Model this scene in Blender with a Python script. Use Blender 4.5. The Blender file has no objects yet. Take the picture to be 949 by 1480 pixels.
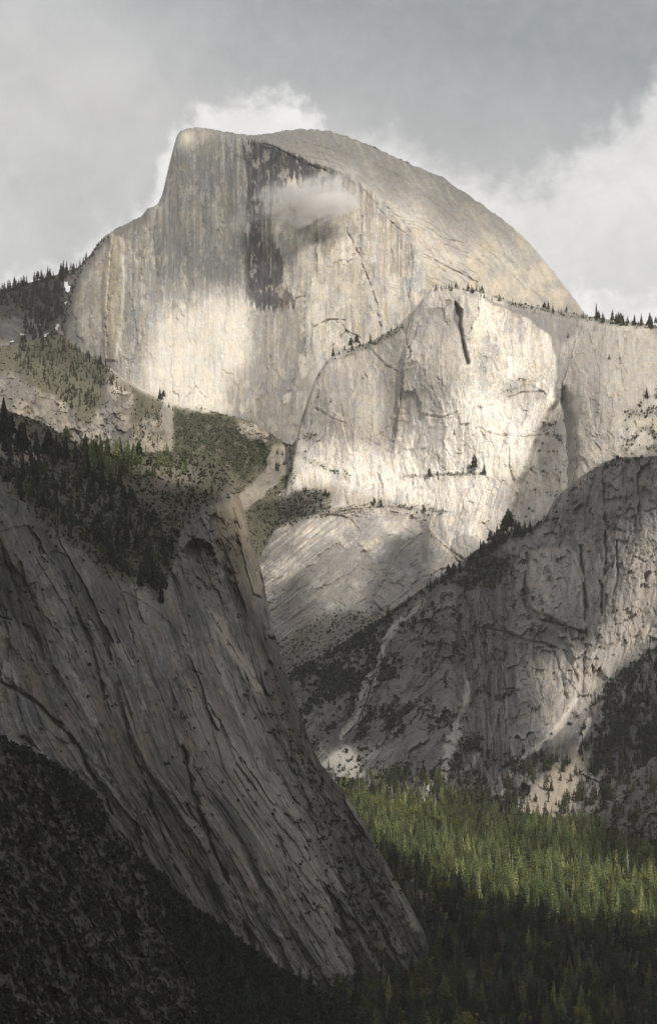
import bpy, math, random
import numpy as np
from mathutils import Vector
from mathutils.bvhtree import BVHTree

random.seed(7)
RNG = np.random.default_rng(11)
SC = bpy.context.scene
COL = SC.collection
f32 = np.float32

# ------------------------------------------------------------------ camera model (metres, valley floor at z = 0)
IW, IH, FPX, CAMZ = 949.0, 1480.0, 4060.0, 412.0
HORIZON = 850.0
PITCH = math.atan((HORIZON - IH / 2) / FPX)
CP, SP = math.cos(PITCH), math.sin(PITCH)
SUN_AZ, SUN_EL = math.radians(24), math.radians(36)      # sun behind the viewer's right shoulder
SUND = np.array([math.sin(SUN_AZ) * math.cos(SUN_EL), -math.cos(SUN_AZ) * math.cos(SUN_EL), math.sin(SUN_EL)])


def at(u, v, Y):
    """World point at northing Y along the line of sight through survey angles u, v."""
    cx = (u - IW / 2) / FPX
    cy = -(v - IH / 2) / FPX
    dy = CP - cy * SP
    dz = SP + cy * CP
    return cx * Y / dy, Y + 0 * u, CAMZ + dz * Y / dy


def to_uv(x, y, z):
    zc = z - CAMZ
    d = y * CP + zc * SP
    up = -y * SP + zc * CP
    return IW / 2 + FPX * x / d, IH / 2 - FPX * up / d


# ------------------------------------------------------------------ noise
_ang = np.linspace(0, 2 * np.pi, 256, endpoint=False)
_gx, _gy = np.cos(_ang).astype(f32), np.sin(_ang).astype(f32)


def _h(xi, yi, seed):
    h = xi * np.uint32(374761393) + yi * np.uint32(668265263) + np.uint32((seed * 974634777 + 12345) & 0xFFFFFFFF)
    h = (h ^ (h >> np.uint32(13))) * np.uint32(1274126177)
    return h ^ (h >> np.uint32(16))


def pn(x, y, seed=0):
    x0 = np.floor(x); y0 = np.floor(y)
    fx = (x - x0).astype(f32); fy = (y - y0).astype(f32)
    xi = x0.astype(np.int64).astype(np.uint32); yi = y0.astype(np.int64).astype(np.uint32)
    one = np.uint32(1)
    sx = fx * fx * fx * (fx * (fx * 6 - 15) + 10); sy = fy * fy * fy * (fy * (fy * 6 - 15) + 10)

    def g(a, b, dx, dy):
        k = _h(a, b, seed) & np.uint32(255)
        return _gx[k] * dx + _gy[k] * dy
    n00 = g(xi, yi, fx, fy); n10 = g(xi + one, yi, fx - 1, fy)
    n01 = g(xi, yi + one, fx, fy - 1); n11 = g(xi + one, yi + one, fx - 1, fy - 1)
    a = n00 + sx * (n10 - n00); b = n01 + sx * (n11 - n01)
    return (a + sy * (b - a)) * 1.5


def fbm(x, y, o=4, seed=0, gain=.5):
    s = 0; a = 1; t = 0
    for i in range(o):
        s = s + a * pn(x, y, seed + i * 17); t += a
        x = x * 2.03 + 3.7; y = y * 2.03 + 1.3; a *= gain
    return s / t


def ridge(x, y, o=4, seed=0, gain=.5):
    s = 0; a = 1; t = 0
    for i in range(o):
        s = s + a * (1 - 2 * np.abs(pn(x, y, seed + i * 13))); t += a
        x = x * 2.07 + 5.1; y = y * 2.07 + 2.9; a *= gain
    return s / t


def worley(x, y, seed=0):
    xi = np.floor(x); yi = np.floor(y)
    f1 = np.full(x.shape, 9, f32); f2 = np.full(x.shape, 9, f32); idv = np.zeros(x.shape, f32)
    for dx in (-1, 0, 1):
        for dy in (-1, 0, 1):
            a = (xi + dx); b = (yi + dy)
            h = _h(a.astype(np.int64).astype(np.uint32), b.astype(np.int64).astype(np.uint32), seed)
            px = a + (h & np.uint32(1023)).astype(f32) / 1023
            py = b + ((h >> np.uint32(10)) & np.uint32(1023)).astype(f32) / 1023
            d = np.hypot(px - x, py - y).astype(f32)
            nid = ((h >> np.uint32(20)) & np.uint32(1023)).astype(f32) / 1023
            c = d < f1
            f2 = np.where(c, f1, np.minimum(f2, d)); idv = np.where(c, nid, idv); f1 = np.where(c, d, f1)
    return f1, f2, idv


def ss(a, b, x):
    t = np.clip((x - a) / (b - a), 0, 1)
    return t * t * (3 - 2 * t)


def slabs(q, sharp=.12):
    """Terraces with a sharp riser: the edges of exfoliation sheets."""
    k = np.floor(q); r = q - k
    return k + ss(1 - sharp, 1, r) + 0.25 * (r - ss(1 - sharp, 1, r))


def pl(u, pts):
    p = np.array(pts, float)
    return np.interp(u, p[:, 0], p[:, 1])


def plv(v, pts):
    p = np.array(pts, float)
    return np.interp(v, p[:, 1], p[:, 0])


def ldist(u, v, pts):
    """Distance to a polyline and the signed side (positive to the right of travel, seen with v down)."""
    best = np.full(u.shape, 1e9); side = np.zeros(u.shape)
    for (ax, ay), (bx, by) in zip(pts[:-1], pts[1:]):
        dx, dy = bx - ax, by - ay
        t = np.clip(((u - ax) * dx + (v - ay) * dy) / (dx * dx + dy * dy), 0, 1)
        ex, ey = u - ax - t * dx, v - ay - t * dy
        d = np.hypot(ex, ey)
        c = d < best
        best = np.where(c, d, best); side = np.where(c, np.sign(dx * ey - dy * ex), side)
    return best, side


def line(u, v, pts, w):
    d, _ = ldist(u, v, pts)
    return np.exp(-(d / w) ** 2)


_LN = [0]


def joint(u, v, pts, w):
    """An irregular joint: wanders, pinches and breaks along its way."""
    _LN[0] += 7
    k = _LN[0]
    uu = u + .9 * w * fbm(u / (5 * w), v / (5 * w), 3, k + 3000, .6) + .8 * w * pn(u / (14 * w), v / (14 * w), k + 3100)
    vv = v + .9 * w * fbm(u / (5 * w) + 9, v / (5 * w), 3, k + 3200, .6)
    d, _ = ldist(uu, vv, pts)
    w = w * .72
    ww = w * np.clip(.62 + .9 * pn(u / (6 * w), v / (6 * w), k + 3300) + .5 * pn(u / (15 * w), v / (15 * w), k + 3400), .05, 1.3)
    return np.exp(-(d / ww) ** 2) * ss(.08, .4, ww / w)


def poly(u, v, pts, soft=6):
    """Soft inside mask of a polygon."""
    inside = np.zeros(u.shape, bool)
    n = len(pts)
    for i in range(n):
        (ax, ay), (bx, by) = pts[i], pts[(i + 1) % n]
        if ay == by:
            continue
        c = ((ay > v) != (by > v)) & (u < (bx - ax) * (v - ay) / (by - ay) + ax)
        inside ^= c
    d, _ = ldist(u, v, list(pts) + [pts[0]])
    return ss(-soft, soft, np.where(inside, d, -d))


def blob(u, v, cx, cy, rx, ry, ang=0):
    a = math.radians(ang)
    x = (u - cx) * math.cos(a) + (v - cy) * math.sin(a); y = -(u - cx) * math.sin(a) + (v - cy) * math.cos(a)
    return np.exp(-((x / rx) ** 2 + (y / ry) ** 2))


def tps(pts):
    """Smooth surface through survey points (u, v, Y)."""
    p = np.array(pts, float); n = len(p)
    q = p[:, :2] / 300

    def ker(d2):
        return np.where(d2 > 0, .5 * d2 * np.log(np.maximum(d2, 1e-12)), 0)
    A = np.zeros((n + 3, n + 3))
    d2 = ((q[:, None] - q[None]) ** 2).sum(-1)
    A[:n, :n] = ker(d2) + np.eye(n) * 1e-3
    A[:n, n] = 1; A[:n, n + 1:] = q; A[n, :n] = 1; A[n + 1:, :n] = q.T
    w = np.linalg.solve(A, np.r_[p[:, 2], 0, 0, 0])

    def f(u, v):
        x = u / 300; y = v / 300
        s = w[n] + w[n + 1] * x + w[n + 2] * y
        for i in range(n):
            s = s + w[i] * ker((x - q[i, 0]) ** 2 + (y - q[i, 1]) ** 2)
        return s
    return f


def lerp(c, d, m):
    d = np.array(d, f32)
    return c + (d - c) * np.asarray(m, f32)[..., None]


# ------------------------------------------------------------------ materials
class NT:
    """Small helper to write node maths as expressions."""
    def __init__(self, tree):
        self.t = tree; tree.nodes.clear()

    def new(self, kind, **kw):
        n = self.t.nodes.new(kind)
        for k, v in kw.items():
            setattr(n, k, v)
        return n

    def link(self, a, b):
        self.t.links.new(a, b)

    def put(self, sock, v):
        if isinstance(v, (int, float)):
            sock.default_value = v
        elif isinstance(v, (tuple, list)):
            sock.default_value = tuple(v)
        else:
            self.link(v, sock)

    def m(self, op, a, b=None, c=None, clamp=False):
        n = self.new('ShaderNodeMath', operation=op); n.use_clamp = clamp
        self.put(n.inputs[0], a)
        if b is not None: self.put(n.inputs[1], b)
        if c is not None: self.put(n.inputs[2], c)
        return n.outputs[0]

    def noise(self, vec, scale, detail=4, rough=.55, dist=0):
        n = self.new('ShaderNodeTexNoise')
        if vec is not None: self.link(vec, n.inputs['Vector'])
        n.inputs['Scale'].default_value = scale; n.inputs['Detail'].default_value = detail
        n.inputs['Roughness'].default_value = rough; n.inputs['Distortion'].default_value = dist
        return n.outputs['Fac']

    def rng(self, x, a, b, c, d, kind='LINEAR'):
        n = self.new('ShaderNodeMapRange', interpolation_type=kind)
        self.put(n.inputs['Value'], x)
        for i, val in zip((1, 2, 3, 4), (a, b, c, d)):
            n.inputs[i].default_value = val
        return n.outputs[0]

    def mix(self, fac, a, b, blend='MIX'):
        n = self.new('ShaderNodeMix', data_type='RGBA', blend_type=blend)
        self.put(n.inputs['Factor'], fac)
        for s, v in ((n.inputs[6], a), (n.inputs[7], b)):
            self.put(s, (*v, 1) if isinstance(v, tuple) and len(v) == 3 else v)
        return n.outputs[2]

    def mapped(self, scale, rot=(0, 0, 0)):
        g = self.new('ShaderNodeNewGeometry'); mp = self.new('ShaderNodeMapping')
        self.link(g.outputs['Position'], mp.inputs['Vector'])
        mp.inputs['Scale'].default_value = scale; mp.inputs['Rotation'].default_value = rot
        return mp.outputs[0]


def new_mat(name):
    m = bpy.data.materials.new(name); m.use_nodes = True
    return m, NT(m.node_tree)


def rock_material(name, fine=1.0, bump=1.0, streak=(1, 1, .12), contrast=.35):
    m, n = new_mat(name)
    a = n.new('ShaderNodeAttribute', attribute_name='tint')
    p1 = n.mapped((fine, fine, fine))
    p2 = n.mapped(streak)
    n1 = n.noise(p1, .22, 6, .7)
    n2 = n.noise(p2, .16, 5, .65, .6)
    n3 = n.noise(p1, .035, 4, .6)
    k = n.m('ADD', n.m('ADD', n.m('MULTIPLY', n1, .5), n.m('MULTIPLY', n2, .35)), n.m('MULTIPLY', n3, .15))
    k = n.rng(k, .3, .7, 1 - contrast, 1 + contrast)
    warm = n.mix(n.rng(n3, .35, .65, 0, 1), (.97, 1, 1.04), (1.04, 1, .94))
    c = n.mix(1, a.outputs['Color'], warm, 'MULTIPLY')
    comb = n.new('ShaderNodeCombineColor')
    for i in range(3): n.link(k, comb.inputs[i])
    c = n.mix(1, c, comb.outputs[0], 'MULTIPLY')
    b = n.new('ShaderNodeBsdfPrincipled'); n.link(c, b.inputs['Base Color'])
    b.inputs['Roughness'].default_value = .9; b.inputs['Specular IOR Level'].default_value = .15
    bp = n.new('ShaderNodeBump'); bp.inputs['Strength'].default_value = .7 * bump; bp.inputs['Distance'].default_value = 2.5
    n.link(n.m('ADD', n1, n.m('MULTIPLY', n2, .7)), bp.inputs['Height']); n.link(bp.outputs[0], b.inputs['Normal'])
    o = n.new('ShaderNodeOutputMaterial'); n.link(b.outputs[0], o.inputs['Surface'])
    return m


def leaf_material(name, ca, cb, cc):
    m, n = new_mat(name)
    a = n.new('ShaderNodeAttribute', attribute_name='shade')
    oi = n.new('ShaderNodeObjectInfo')
    r = n.m('FRACT', n.m('ADD', a.outputs['Fac'], oi.outputs['Random']))
    c = n.mix(n.rng(r, 0, .7, 0, 1), ca, cb)
    c = n.mix(n.rng(r, .7, 1, 0, 1), c, cc)
    ns = n.noise(n.mapped((1, 1, 1)), .35, 3, .6)
    comb = n.new('ShaderNodeCombineColor'); kk = n.rng(ns, .3, .7, .55, 1.45)
    for i in range(3): n.link(kk, comb.inputs[i])
    c = n.mix(1, c, comb.outputs[0], 'MULTIPLY')
    r2 = n.m('FRACT', n.m('MULTIPLY', r, 7.31)); cb2 = n.new('ShaderNodeCombineColor'); k2 = n.rng(r2, 0, 1, .5, 1.5)
    for i in range(3): n.link(k2, cb2.inputs[i])
    c = n.mix(1, c, cb2.outputs[0], 'MULTIPLY')
    d = n.new('ShaderNodeBsdfDiffuse'); n.link(c, d.inputs[0])
    t = n.new('ShaderNodeBsdfTranslucent'); n.link(c, t.inputs[0])
    mx = n.new('ShaderNodeMixShader'); mx.inputs[0].default_value = .42
    n.link(d.outputs[0], mx.inputs[1]); n.link(t.outputs[0], mx.inputs[2])
    o = n.new('ShaderNodeOutputMaterial'); n.link(mx.outputs[0], o.inputs['Surface'])
    return m


def plain_material(name, ca, cb, scale):
    m, n = new_mat(name)
    c = n.mix(n.rng(n.noise(n.mapped((1, 1, 1)), scale, 4, .6), .3, .7, 0, 1), ca, cb)
    b = n.new('ShaderNodeBsdfPrincipled'); n.link(c, b.inputs['Base Color']); b.inputs['Roughness'].default_value = .9
    o = n.new('ShaderNodeOutputMaterial'); n.link(b.outputs[0], o.inputs['Surface'])
    return m


M_DOME = rock_material('pale_granite', .8, .8, (1, 1, .06), .22)
M_WALL = rock_material('weathered_granite', 1.0, 1.0, (1, 1, .12), .3)
M_SLAB = rock_material('streaked_slab_granite', 1.3, 1.0, (1, 1, .25), .32)
M_HILL = rock_material('brushy_hillside', 1.3, 1.0, (1, 1, .6), .4)
M_SOIL = rock_material('forest_soil', 1.3, .6, (1, 1, 1), .4)
M_FIR = leaf_material('conifer_needles', (.065, .08, .04), (.11, .122, .055), (.16, .155, .072))
M_SUNFIR = leaf_material('sunlit_needles', (.135, .19, .08), (.205, .245, .1), (.285, .285, .135))  # needle colour brightened for trees in sunlit zones
M_OAK = leaf_material('oak_leaves', (.10, .115, .032), (.15, .155, .042), (.19, .165, .055))
M_BRUSH = leaf_material('brush_leaves', (.03, .042, .018), (.045, .056, .022), (.07, .068, .034))
M_DARKBRUSH = leaf_material('dark_brush_leaves', (.022, .031, .022), (.033, .042, .027), (.05, .055, .033))
M_SHADEFIR = leaf_material('shaded_needles', (.027, .042, .034), (.043, .061, .045), (.062, .08, .052))  # needle colour darkened to stand for shade
M_BARK = plain_material('bark', (.05, .036, .026), (.1, .075, .055), .6)
M_SNAG = plain_material('dead_wood', (.28, .25, .21), (.4, .37, .33), .6)
M_SNOW = plain_material('snow', (.78, .8, .82), (.9, .9, .9), .1)
M_TALUS = plain_material('talus', (.3, .29, .26), (.52, .5, .45), .25)


# ------------------------------------------------------------------ mesh helpers
def mesh_np(name, V, Fc, mat=None, tint=None, shade=None, smooth=False):
    me = bpy.data.meshes.new(name)
    V = np.ascontiguousarray(V, f32); Fc = np.ascontiguousarray(Fc, np.int32)
    k = Fc.shape[1]
    me.vertices.add(len(V)); me.vertices.foreach_set('co', V.ravel())
    me.loops.add(Fc.size); me.loops.foreach_set('vertex_index', Fc.ravel())
    me.polygons.add(len(Fc)); me.polygons.foreach_set('loop_start', np.arange(0, Fc.size, k, dtype=np.int32))
    if smooth: me.polygons.foreach_set('use_smooth', np.ones(len(Fc), bool))
    me.update(calc_edges=True)
    if tint is not None:
        a = me.color_attributes.new('tint', 'FLOAT_COLOR', 'POINT')
        a.data.foreach_set('color', np.c_[np.clip(tint, .004, .9), np.ones(len(V))].astype(f32).ravel())
    if shade is not None:
        a = me.attributes.new('shade', 'FLOAT', 'POINT'); a.data.foreach_set('value', np.ascontiguousarray(shade, f32))
    if mat: me.materials.append(mat)
    return me


def link_obj(name, me, parent=None, loc=None, **props):
    o = bpy.data.objects.new(name, me); COL.objects.link(o)
    if parent: o.parent = parent
    if loc is not None: o.location = loc
    for k, v in props.items(): o[k] = v
    return o


SHADE_SURF = []          # coarse copies of the terrain, to work out where the sun shines


class Relief:
    """One rock mass: columns follow u, rows run from its crest to its foot, then continue behind the crest."""
    def __init__(self, name, mat, label, cat, top, bot, du, dv, u0, u1, fn, back=1.0, backdir=(0, 1)):
        nu = int((u1 - u0) / du) + 1
        u = np.linspace(u0, u1, nu)
        t_, b_ = top(u), bot(u)
        nv = int(np.max(b_ - t_) / dv) + 1
        T = np.linspace(0, 1, nv)[:, None]
        U = np.repeat(u[None], nv, 0); V = t_[None] + (b_ - t_)[None] * T
        self.u0, self.u1, self.nu, self.nv, self.top, self.bot = u0, u1, nu, nv, top, bot
        D = V - t_[None]
        Y, tint, veg = fn(U, V, D)
        X, YY, Z = at(U, V, Y)
        P = np.stack([X, YY, Z], -1)
        self.P, self.veg, self.U, self.V = P, veg, U, V
        # the far side of the crest: falls away behind
        B = []
        for k in range(10, 0, -1):
            s = (k / 10) ** 1.6
            r = P[0].copy(); r[:, 1] += (8 + 700 * s) * back; r[:, 2] -= (3 + 60 * (k / 10) + 620 * s * s) * back
            B.append(r)
        P2 = np.concatenate([np.array(B), P], 0)
        T2 = np.concatenate([np.repeat(tint[:1], 10, 0), tint], 0)
        n0 = nv + 10
        idx = np.arange(n0 * nu).reshape(n0, nu)
        Fc = np.stack([idx[:-1, :-1], idx[1:, :-1], idx[1:, 1:], idx[:-1, 1:]], -1).reshape(-1, 4)
        me = mesh_np(name, P2.reshape(-1, 3), Fc, mat, T2.reshape(-1, 3))
        self.ob = link_obj(name, me, kind='structure', label=label, category=cat)
        SHADE_SURF.append(P2[::5, ::5])

    def point(self, u, v):
        i = np.clip(np.round((u - self.u0) / (self.u1 - self.u0) * (self.nu - 1)), 0, self.nu - 1).astype(int)
        t = (v - self.top(u)) / (self.bot(u) - self.top(u))
        j = np.clip(np.round(t * (self.nv - 1)), 0, self.nv - 1).astype(int)
        return self.P[j, i]


def facets(x, y, seed):
    """Tilted planes that meet along uneven joints."""
    x = x + .55 * fbm(x * 1.3, y * 1.3, 4, seed + 50, .6); y = y + .55 * fbm(x * 1.3 + 7, y * 1.3, 4, seed + 51, .6)
    xi = np.floor(x); yi = np.floor(y)
    f1 = np.full(x.shape, 9, f32); val = np.zeros(x.shape, f32)
    for dx in (-1, 0, 1):
        for dy in (-1, 0, 1):
            a = xi + dx; b = yi + dy
            h = _h(a.astype(np.int64).astype(np.uint32), b.astype(np.int64).astype(np.uint32), seed)
            px = a + (h & np.uint32(1023)).astype(f32) / 1023; py = b + ((h >> np.uint32(10)) & np.uint32(1023)).astype(f32) / 1023
            an = (h >> np.uint32(22)).astype(f32) * .01227; d = np.hypot(px - x, py - y).astype(f32)
            t = np.cos(an) * (x - px) + np.sin(an) * (y - py) + ((h >> np.uint32(17)) & np.uint32(31)).astype(f32) / 31 * .5
            c = d < f1
            val = np.where(c, t, val); f1 = np.where(c, d, f1)
    return val


def granite(u, v, a, b, seed, tones, sa=(9, 90), slab=(60, 260, 3.0), amp=1.0, wob=1.0, rough=1.0, fib=.22, big=1.0, asp=1.3, small=1.0, tone=.24, frk=1.0):
    """Relief (metres toward the viewer) and tint of jointed granite; a runs across the joints, b along them."""
    wa = a + wob * (5 * fbm(u / 75, v / 75, 3, seed + 1) + 1.6 * fbm(u / 13, v / 15, 3, seed + 2, .6))
    wb = b + 12 * fbm(u / 45, v / 45, 3, seed + 3)
    sx, sy, k = slab
    q1 = fbm(wa / sx, wb / sy, 5, seed + 4, .5) * k * 2
    q2 = fbm(wa / (sx * .38), wb / (sy * .42), 5, seed + 21, .55) * k * 1.5
    st, st2 = slabs(q1, .07), slabs(q2, .10)
    r1q, r2q = q1 - np.floor(q1), q2 - np.floor(q2)
    brk = ss(-.25, .3, fbm(u / 24, v / 24, 3, seed + 22))
    crack = ss(.86, .98, r1q) * (.35 + .65 * brk)
    crackb = ss(.82, .98, r2q) * ss(-.05, .35, fbm(u / 30, v / 36, 3, seed + 23))
    r1 = ridge(wa / (sa[0] * 3), wb / (sa[1] * 1.8), 5, seed + 5, .55)
    s1 = fbm(wa / sa[0], wb / sa[1], 5, seed + 6, .62)
    s2 = fbm(wa / (sa[0] * .4), wb / (sa[1] * .4), 4, seed + 7, .65)
    lump = fbm(u / 70, v / 80, 4, seed + 11)
    fine = fbm(u / 5, v / 6, 4, seed + 12, .65)
    rgh = ss(-.1, .35, fbm(u / 80, v / 80, 4, seed + 13)) * rough
    crag = ridge(wa / 20, wb / 34, 6, seed + 24, .62)
    fa = facets(wa / (sx * .75), wb / (sx * asp), seed + 30); fb = facets(wa / (sx * .22), wb / (sx * .28 * asp), seed + 31) * small
    gate = ss(-.12, .22, fbm(u / 42, v / 42, 4, seed + 33))
    i1 = np.exp(-(fbm(wa / 30, wb / (34 * asp), 5, seed + 34, .55) / .011) ** 2) * ss(-.1, .2, fbm(u / 35, v / 35, 3, seed + 35))
    i2 = np.exp(-(fbm((wa + .6 * wb) / 44, (wb - .6 * wa) / 24, 5, seed + 36, .55) / .012) ** 2) * ss(0, .25, fbm(u / 38, v / 38, 3, seed + 37))
    i3 = np.exp(-(fbm(wa / 13, wb / (17 * asp), 5, seed + 38, .6) / .018) ** 2) * gate * ss(-.1, .2, fbm(u / 16, v / 18, 3, seed + 39))
    frac = frk * np.clip(i1 + i2 + .7 * i3, 0, 1)
    n8 = fbm(wa / 8, wb / 4.5, 4, seed + 25, .6)
    fleck = ss(.34, .42, n8 + .2 * fine) * ss(-.2, .25, fbm(u / 50, v / 50, 3, seed + 26))
    disp = amp * (big * (9 * fa + (2 + 4.5 * rgh) * fb) + 8 * lump + 4.2 * st + 1.9 * st2 + 3.5 * r1 + 1.6 * s1 + (.8 + 1.3 * rgh) * fine + 7 * rgh * crag - 2.2 * crack - 1.2 * crackb - 1.6 * fleck * rough * small - 1.8 * frac)
    pale, grey, tan, dark = [np.array(t, f32) for t in tones]
    c = np.zeros(u.shape + (3,), f32) + pale
    g = fbm(wa / 34, wb / 110, 6, seed + 14, .62)
    c = lerp(c, grey, ss(-.1, .16, g + .2 * s1))
    c = lerp(c, tan, .6 * ss(.05, .3, fbm(wa / 24, wb / 80, 5, seed + 15, .6) + .2 * s2))
    c = lerp(c, dark, .6 * ss(.12, .36, s1 * .8 + .5 * fbm(u / 70, v / 90, 4, seed + 16)))
    c = lerp(c, pale * 1.18, .6 * ss(.2, .3, fbm(wa / 15, wb / 30, 5, seed + 27, .6)))
    pt = .35 + 1.1 * ss(-.2, .3, fbm(u / 55, v / 85, 4, seed + 41))
    px_ = pn(u / 1.9, v / 2.1, seed + 42)
    c = c * (1 + fib * pt * s2 + .27 * fine + .10 * px_ + .12 * rgh * crag)[..., None]
    q8 = fbm(wa / 7, wb / 11, 5, seed + 44, .65); c = lerp(c, dark * .5 + grey * .5, .5 * ss(.16, .24, q8) * pt); c = lerp(c, pale * 1.15, .45 * ss(-.18, -.26, q8) * pt)
    c = c * (1 + tone * (fa - .25) + .20 * fb * rgh)[..., None]
    c = c * ((1 - .30 * crack) * (1 - .22 * crackb) * (1 - .5 * fleck * rough * small) * (1 - .42 * frac))[..., None]  # lichen and gap shade darkened into cracks and undercut flecks
    return disp, c, dict(s1=s1, s2=s2, st=st, crack=crack, fine=fine, lump=lump, wa=wa, wb=wb, rgh=rgh, q=q1, crag=crag)


# ------------------------------------------------------------------ the great dome
DOME_TOP = [(70, 520), (85, 490), (92, 455), (100, 425), (112, 392), (130, 368), (142, 352), (155, 338), (180, 325), (205, 311), (215, 301),
            (228, 296), (235, 280), (243, 245), (251, 212), (256, 196), (262, 189), (270, 186), (285, 184.5), (310, 187), (338, 193), (365, 195),
            (385, 194), (410, 189), (435, 186), (470, 188), (500, 197), (540, 213), (580, 231), (620, 248), (640, 256), (650, 264), (680, 285),
            (720, 312), (750, 337), (775, 363), (800, 394), (820, 419), (838, 443), (860, 475)]
RIM = [(262, 184), (300, 192), (345, 203), (375, 206), (402, 213), (425, 226), (455, 236), (480, 242), (505, 252), (530, 274), (560, 298), (583, 328),
       (600, 365), (612, 398), (622, 440), (625, 520)]


def dome_fn(u, v, d):
    tones = ((.57, .54, .485), (.37, .366, .36), (.50, .44, .355), (.235, .234, .236))
    uw = u + 5 * fbm(u / 25, v / 40, 3, 901); vw = v + 5 * fbm(u / 30, v / 25, 3, 902)
    rd, side = ldist(uw, vw, RIM)
    s = -rd * side                                   # positive beyond the rim, on the rounded shoulder
    out = ss(-2, 8, s)
    Yf = 8450 + (600 - v) * .34 + np.maximum(0, 215 - u) ** 1.35 * .42
    g = np.maximum(s, 0)
    Ys = g * 1.9 + (g / 100) ** 2 * 25
    sk, _ = ldist(u, v, DOME_TOP)
    wl = np.where(u < 285, 22, np.where(u < 420, 30, 110)); wl = 30 + (110 - 30) * ss(420, 600, u) - 8 * ss(300, 250, u)
    k = np.clip(1 - sk / wl, 0, .995)
    rnd = (1 - np.sqrt(1 - k * k)) * (40 + 190 * ss(430, 620, u))
    # face: vertical joints
    dF, cF, e = granite(u, v, u, v, 100, tones, (4.5, 140), (50, 260, 2.0), .42, .8, .6, .26, 1, 2.5, .8)
    # shoulder: sheets that follow the skyline and fall to the right
    a2 = sk + 10 * fbm(u / 60, v / 60, 3, 940); b2 = u * .62 + v * .78
    across = u * .80 - v * .42
    q2 = fbm(a2 / 42, b2 / 300, 4, 950, .55) * 7
    st2 = slabs(q2, .1)
    n2 = fbm(across / 7, (u * .42 + v * .8) / 80, 4, 951, .6)
    n3 = fbm(u / 5, v / 5, 3, 952, .6)
    f1, f2, cid = worley(a2 / 22, b2 / 60, 953)
    ck = np.exp(-((f2 - f1) / .06) ** 2) * 0
    dS = 3.4 * st2 + 2.6 * n2 + 1.8 * n3 + 6 * fbm(u / 60, v / 60, 3, 954) - 2.5 * ck
    cS = np.zeros_like(cF) + np.array((.53, .495, .435), f32)
    cS = lerp(cS, (.36, .34, .315), ss(-.2, .35, n2 * .9 + .7 * fbm(a2 / 30, b2 / 200, 4, 955) + .5 * ss(110, 10, sk) - .12))
    cS = lerp(cS, (.5, .445, .365), ss(.1, .5, fbm(u / 40, v / 40, 4, 956) + .35 * ss(300, 430, v)))
    rq = q2 - np.floor(q2); cS = cS * (1 - .2 * ss(.8, .97, rq) * ss(-.1, .25, fbm(u / 30, v / 30, 3, 957)))[..., None]
    cS = cS * (1 + .26 * n3 + .22 * n2 - .3 * ck)[..., None]
    disp = dF * (1 - out) + dS * out
    c = cF + (cS - cF) * out[..., None]
    face = 1 - out
    # the visor: an overhanging lip along the rim
    visor = line(uw, vw, [(352, 200), (385, 207), (412, 216), (440, 231), (480, 244), (508, 256), (545, 290)], 4.5)
    disp += 12 * visor * np.clip(1 + s / 10, 0, 1) * (.6 + .5 * e['s1'])
    disp -= 16 * blob(u, v, 420, 250, 70, 34, 15) * face
    for pts, w, dep in (([(500, 330), (520, 372), (532, 405), (545, 440), (549, 472)], 1.9, 8), ([(440, 428), (440, 470), (441, 535)], 1.6, 7),
                        ([(426, 432), (441, 428)], 1.5, 6), ([(436, 520), (420, 560), (405, 590)], 2, 5), ([(476, 462), (495, 470), (512, 500)], 2, 7),
                        ([(455, 472), (476, 462), (500, 462)], 2.2, 8), ([(590, 330), (596, 380), (590, 430)], 2, 5), ([(420, 222), (470, 232), (520, 248), (560, 285)], 1.6, 5), ([(440, 205), (500, 222), (560, 262), (600, 310)], 1.6, 4), ([(520, 225), (590, 262), (650, 310), (700, 360)], 1.5, 4), ([(600, 262), (650, 290), (700, 335)], 1.4, 3), ([(660, 330), (720, 375), (760, 420)], 1.4, 4), ([(620, 330), (640, 345), (665, 350)], 1.5, 5), ([(650, 380), (672, 395), (690, 415)], 2, 6), ([(735, 330), (760, 352)], 1.6, 4), ([(376, 206), (400, 214), (440, 236), (470, 246)], 2.2, 9), ([(560, 300), (580, 318), (600, 345), (630, 372)], 1.8, 6), ([(480, 500), (500, 478), (520, 488)], 2, 5),
                        ([(164, 338), (158, 400), (153, 470), (156, 520)], 1.8, 6), ([(228, 300), (222, 340), (228, 400)], 2, 5), ([(545, 300), (575, 330), (602, 350)], 1.3, 4),
                        ([(612, 368), (650, 388), (690, 408)], 2, 7), ([(640, 352), (680, 368), (720, 400)], 1.5, 4), ([(270, 575), (282, 558), (296, 575)], 1.5, 5)):
        m = joint(u, v, pts, w)
        disp -= dep * m
        c = c * (1 - np.where(s > 0, .16, .5) * m)[..., None]
    pil = poly(uw, vw, [(158, 335), (176, 345), (180, 420), (168, 520), (152, 520), (148, 420)], 3)
    disp += 9 * pil
    c = lerp(c, (.55, .46, .33), .5 * pil)
    # stains, scars and broad tone patches
    str1 = fbm(u / 4.5, v / 110, 4, 960, .6); str2 = fbm(u / 2.2, v / 60, 3, 961)
    stain = poly(u + 5 * str2 + 4 * str1, v + 30 * str1 + 12 * str2, [(348, 205), (372, 200), (425, 224), (486, 246), (480, 268), (420, 262), (398, 292), (400, 345), (410, 378), (408, 412), (428, 430), (425, 448),
                                    (375, 448), (352, 432), (352, 330), (360, 270)], 2.5) * face
    stain = stain * ss(-.12, .06, str1 + .35 * str2 + .22 + .75 * blob(u, v, 418, 232, 80, 26) + .5 * poly(uw + 6 * str2, vw, [(365, 408), (385, 402), (405, 410), (427, 424), (426, 446), (374, 446), (356, 432)], 6) + .4 * blob(u, v, 402, 370, 10, 34) - .5 * blob(u, v, 400, 335, 12, 36))
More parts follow.
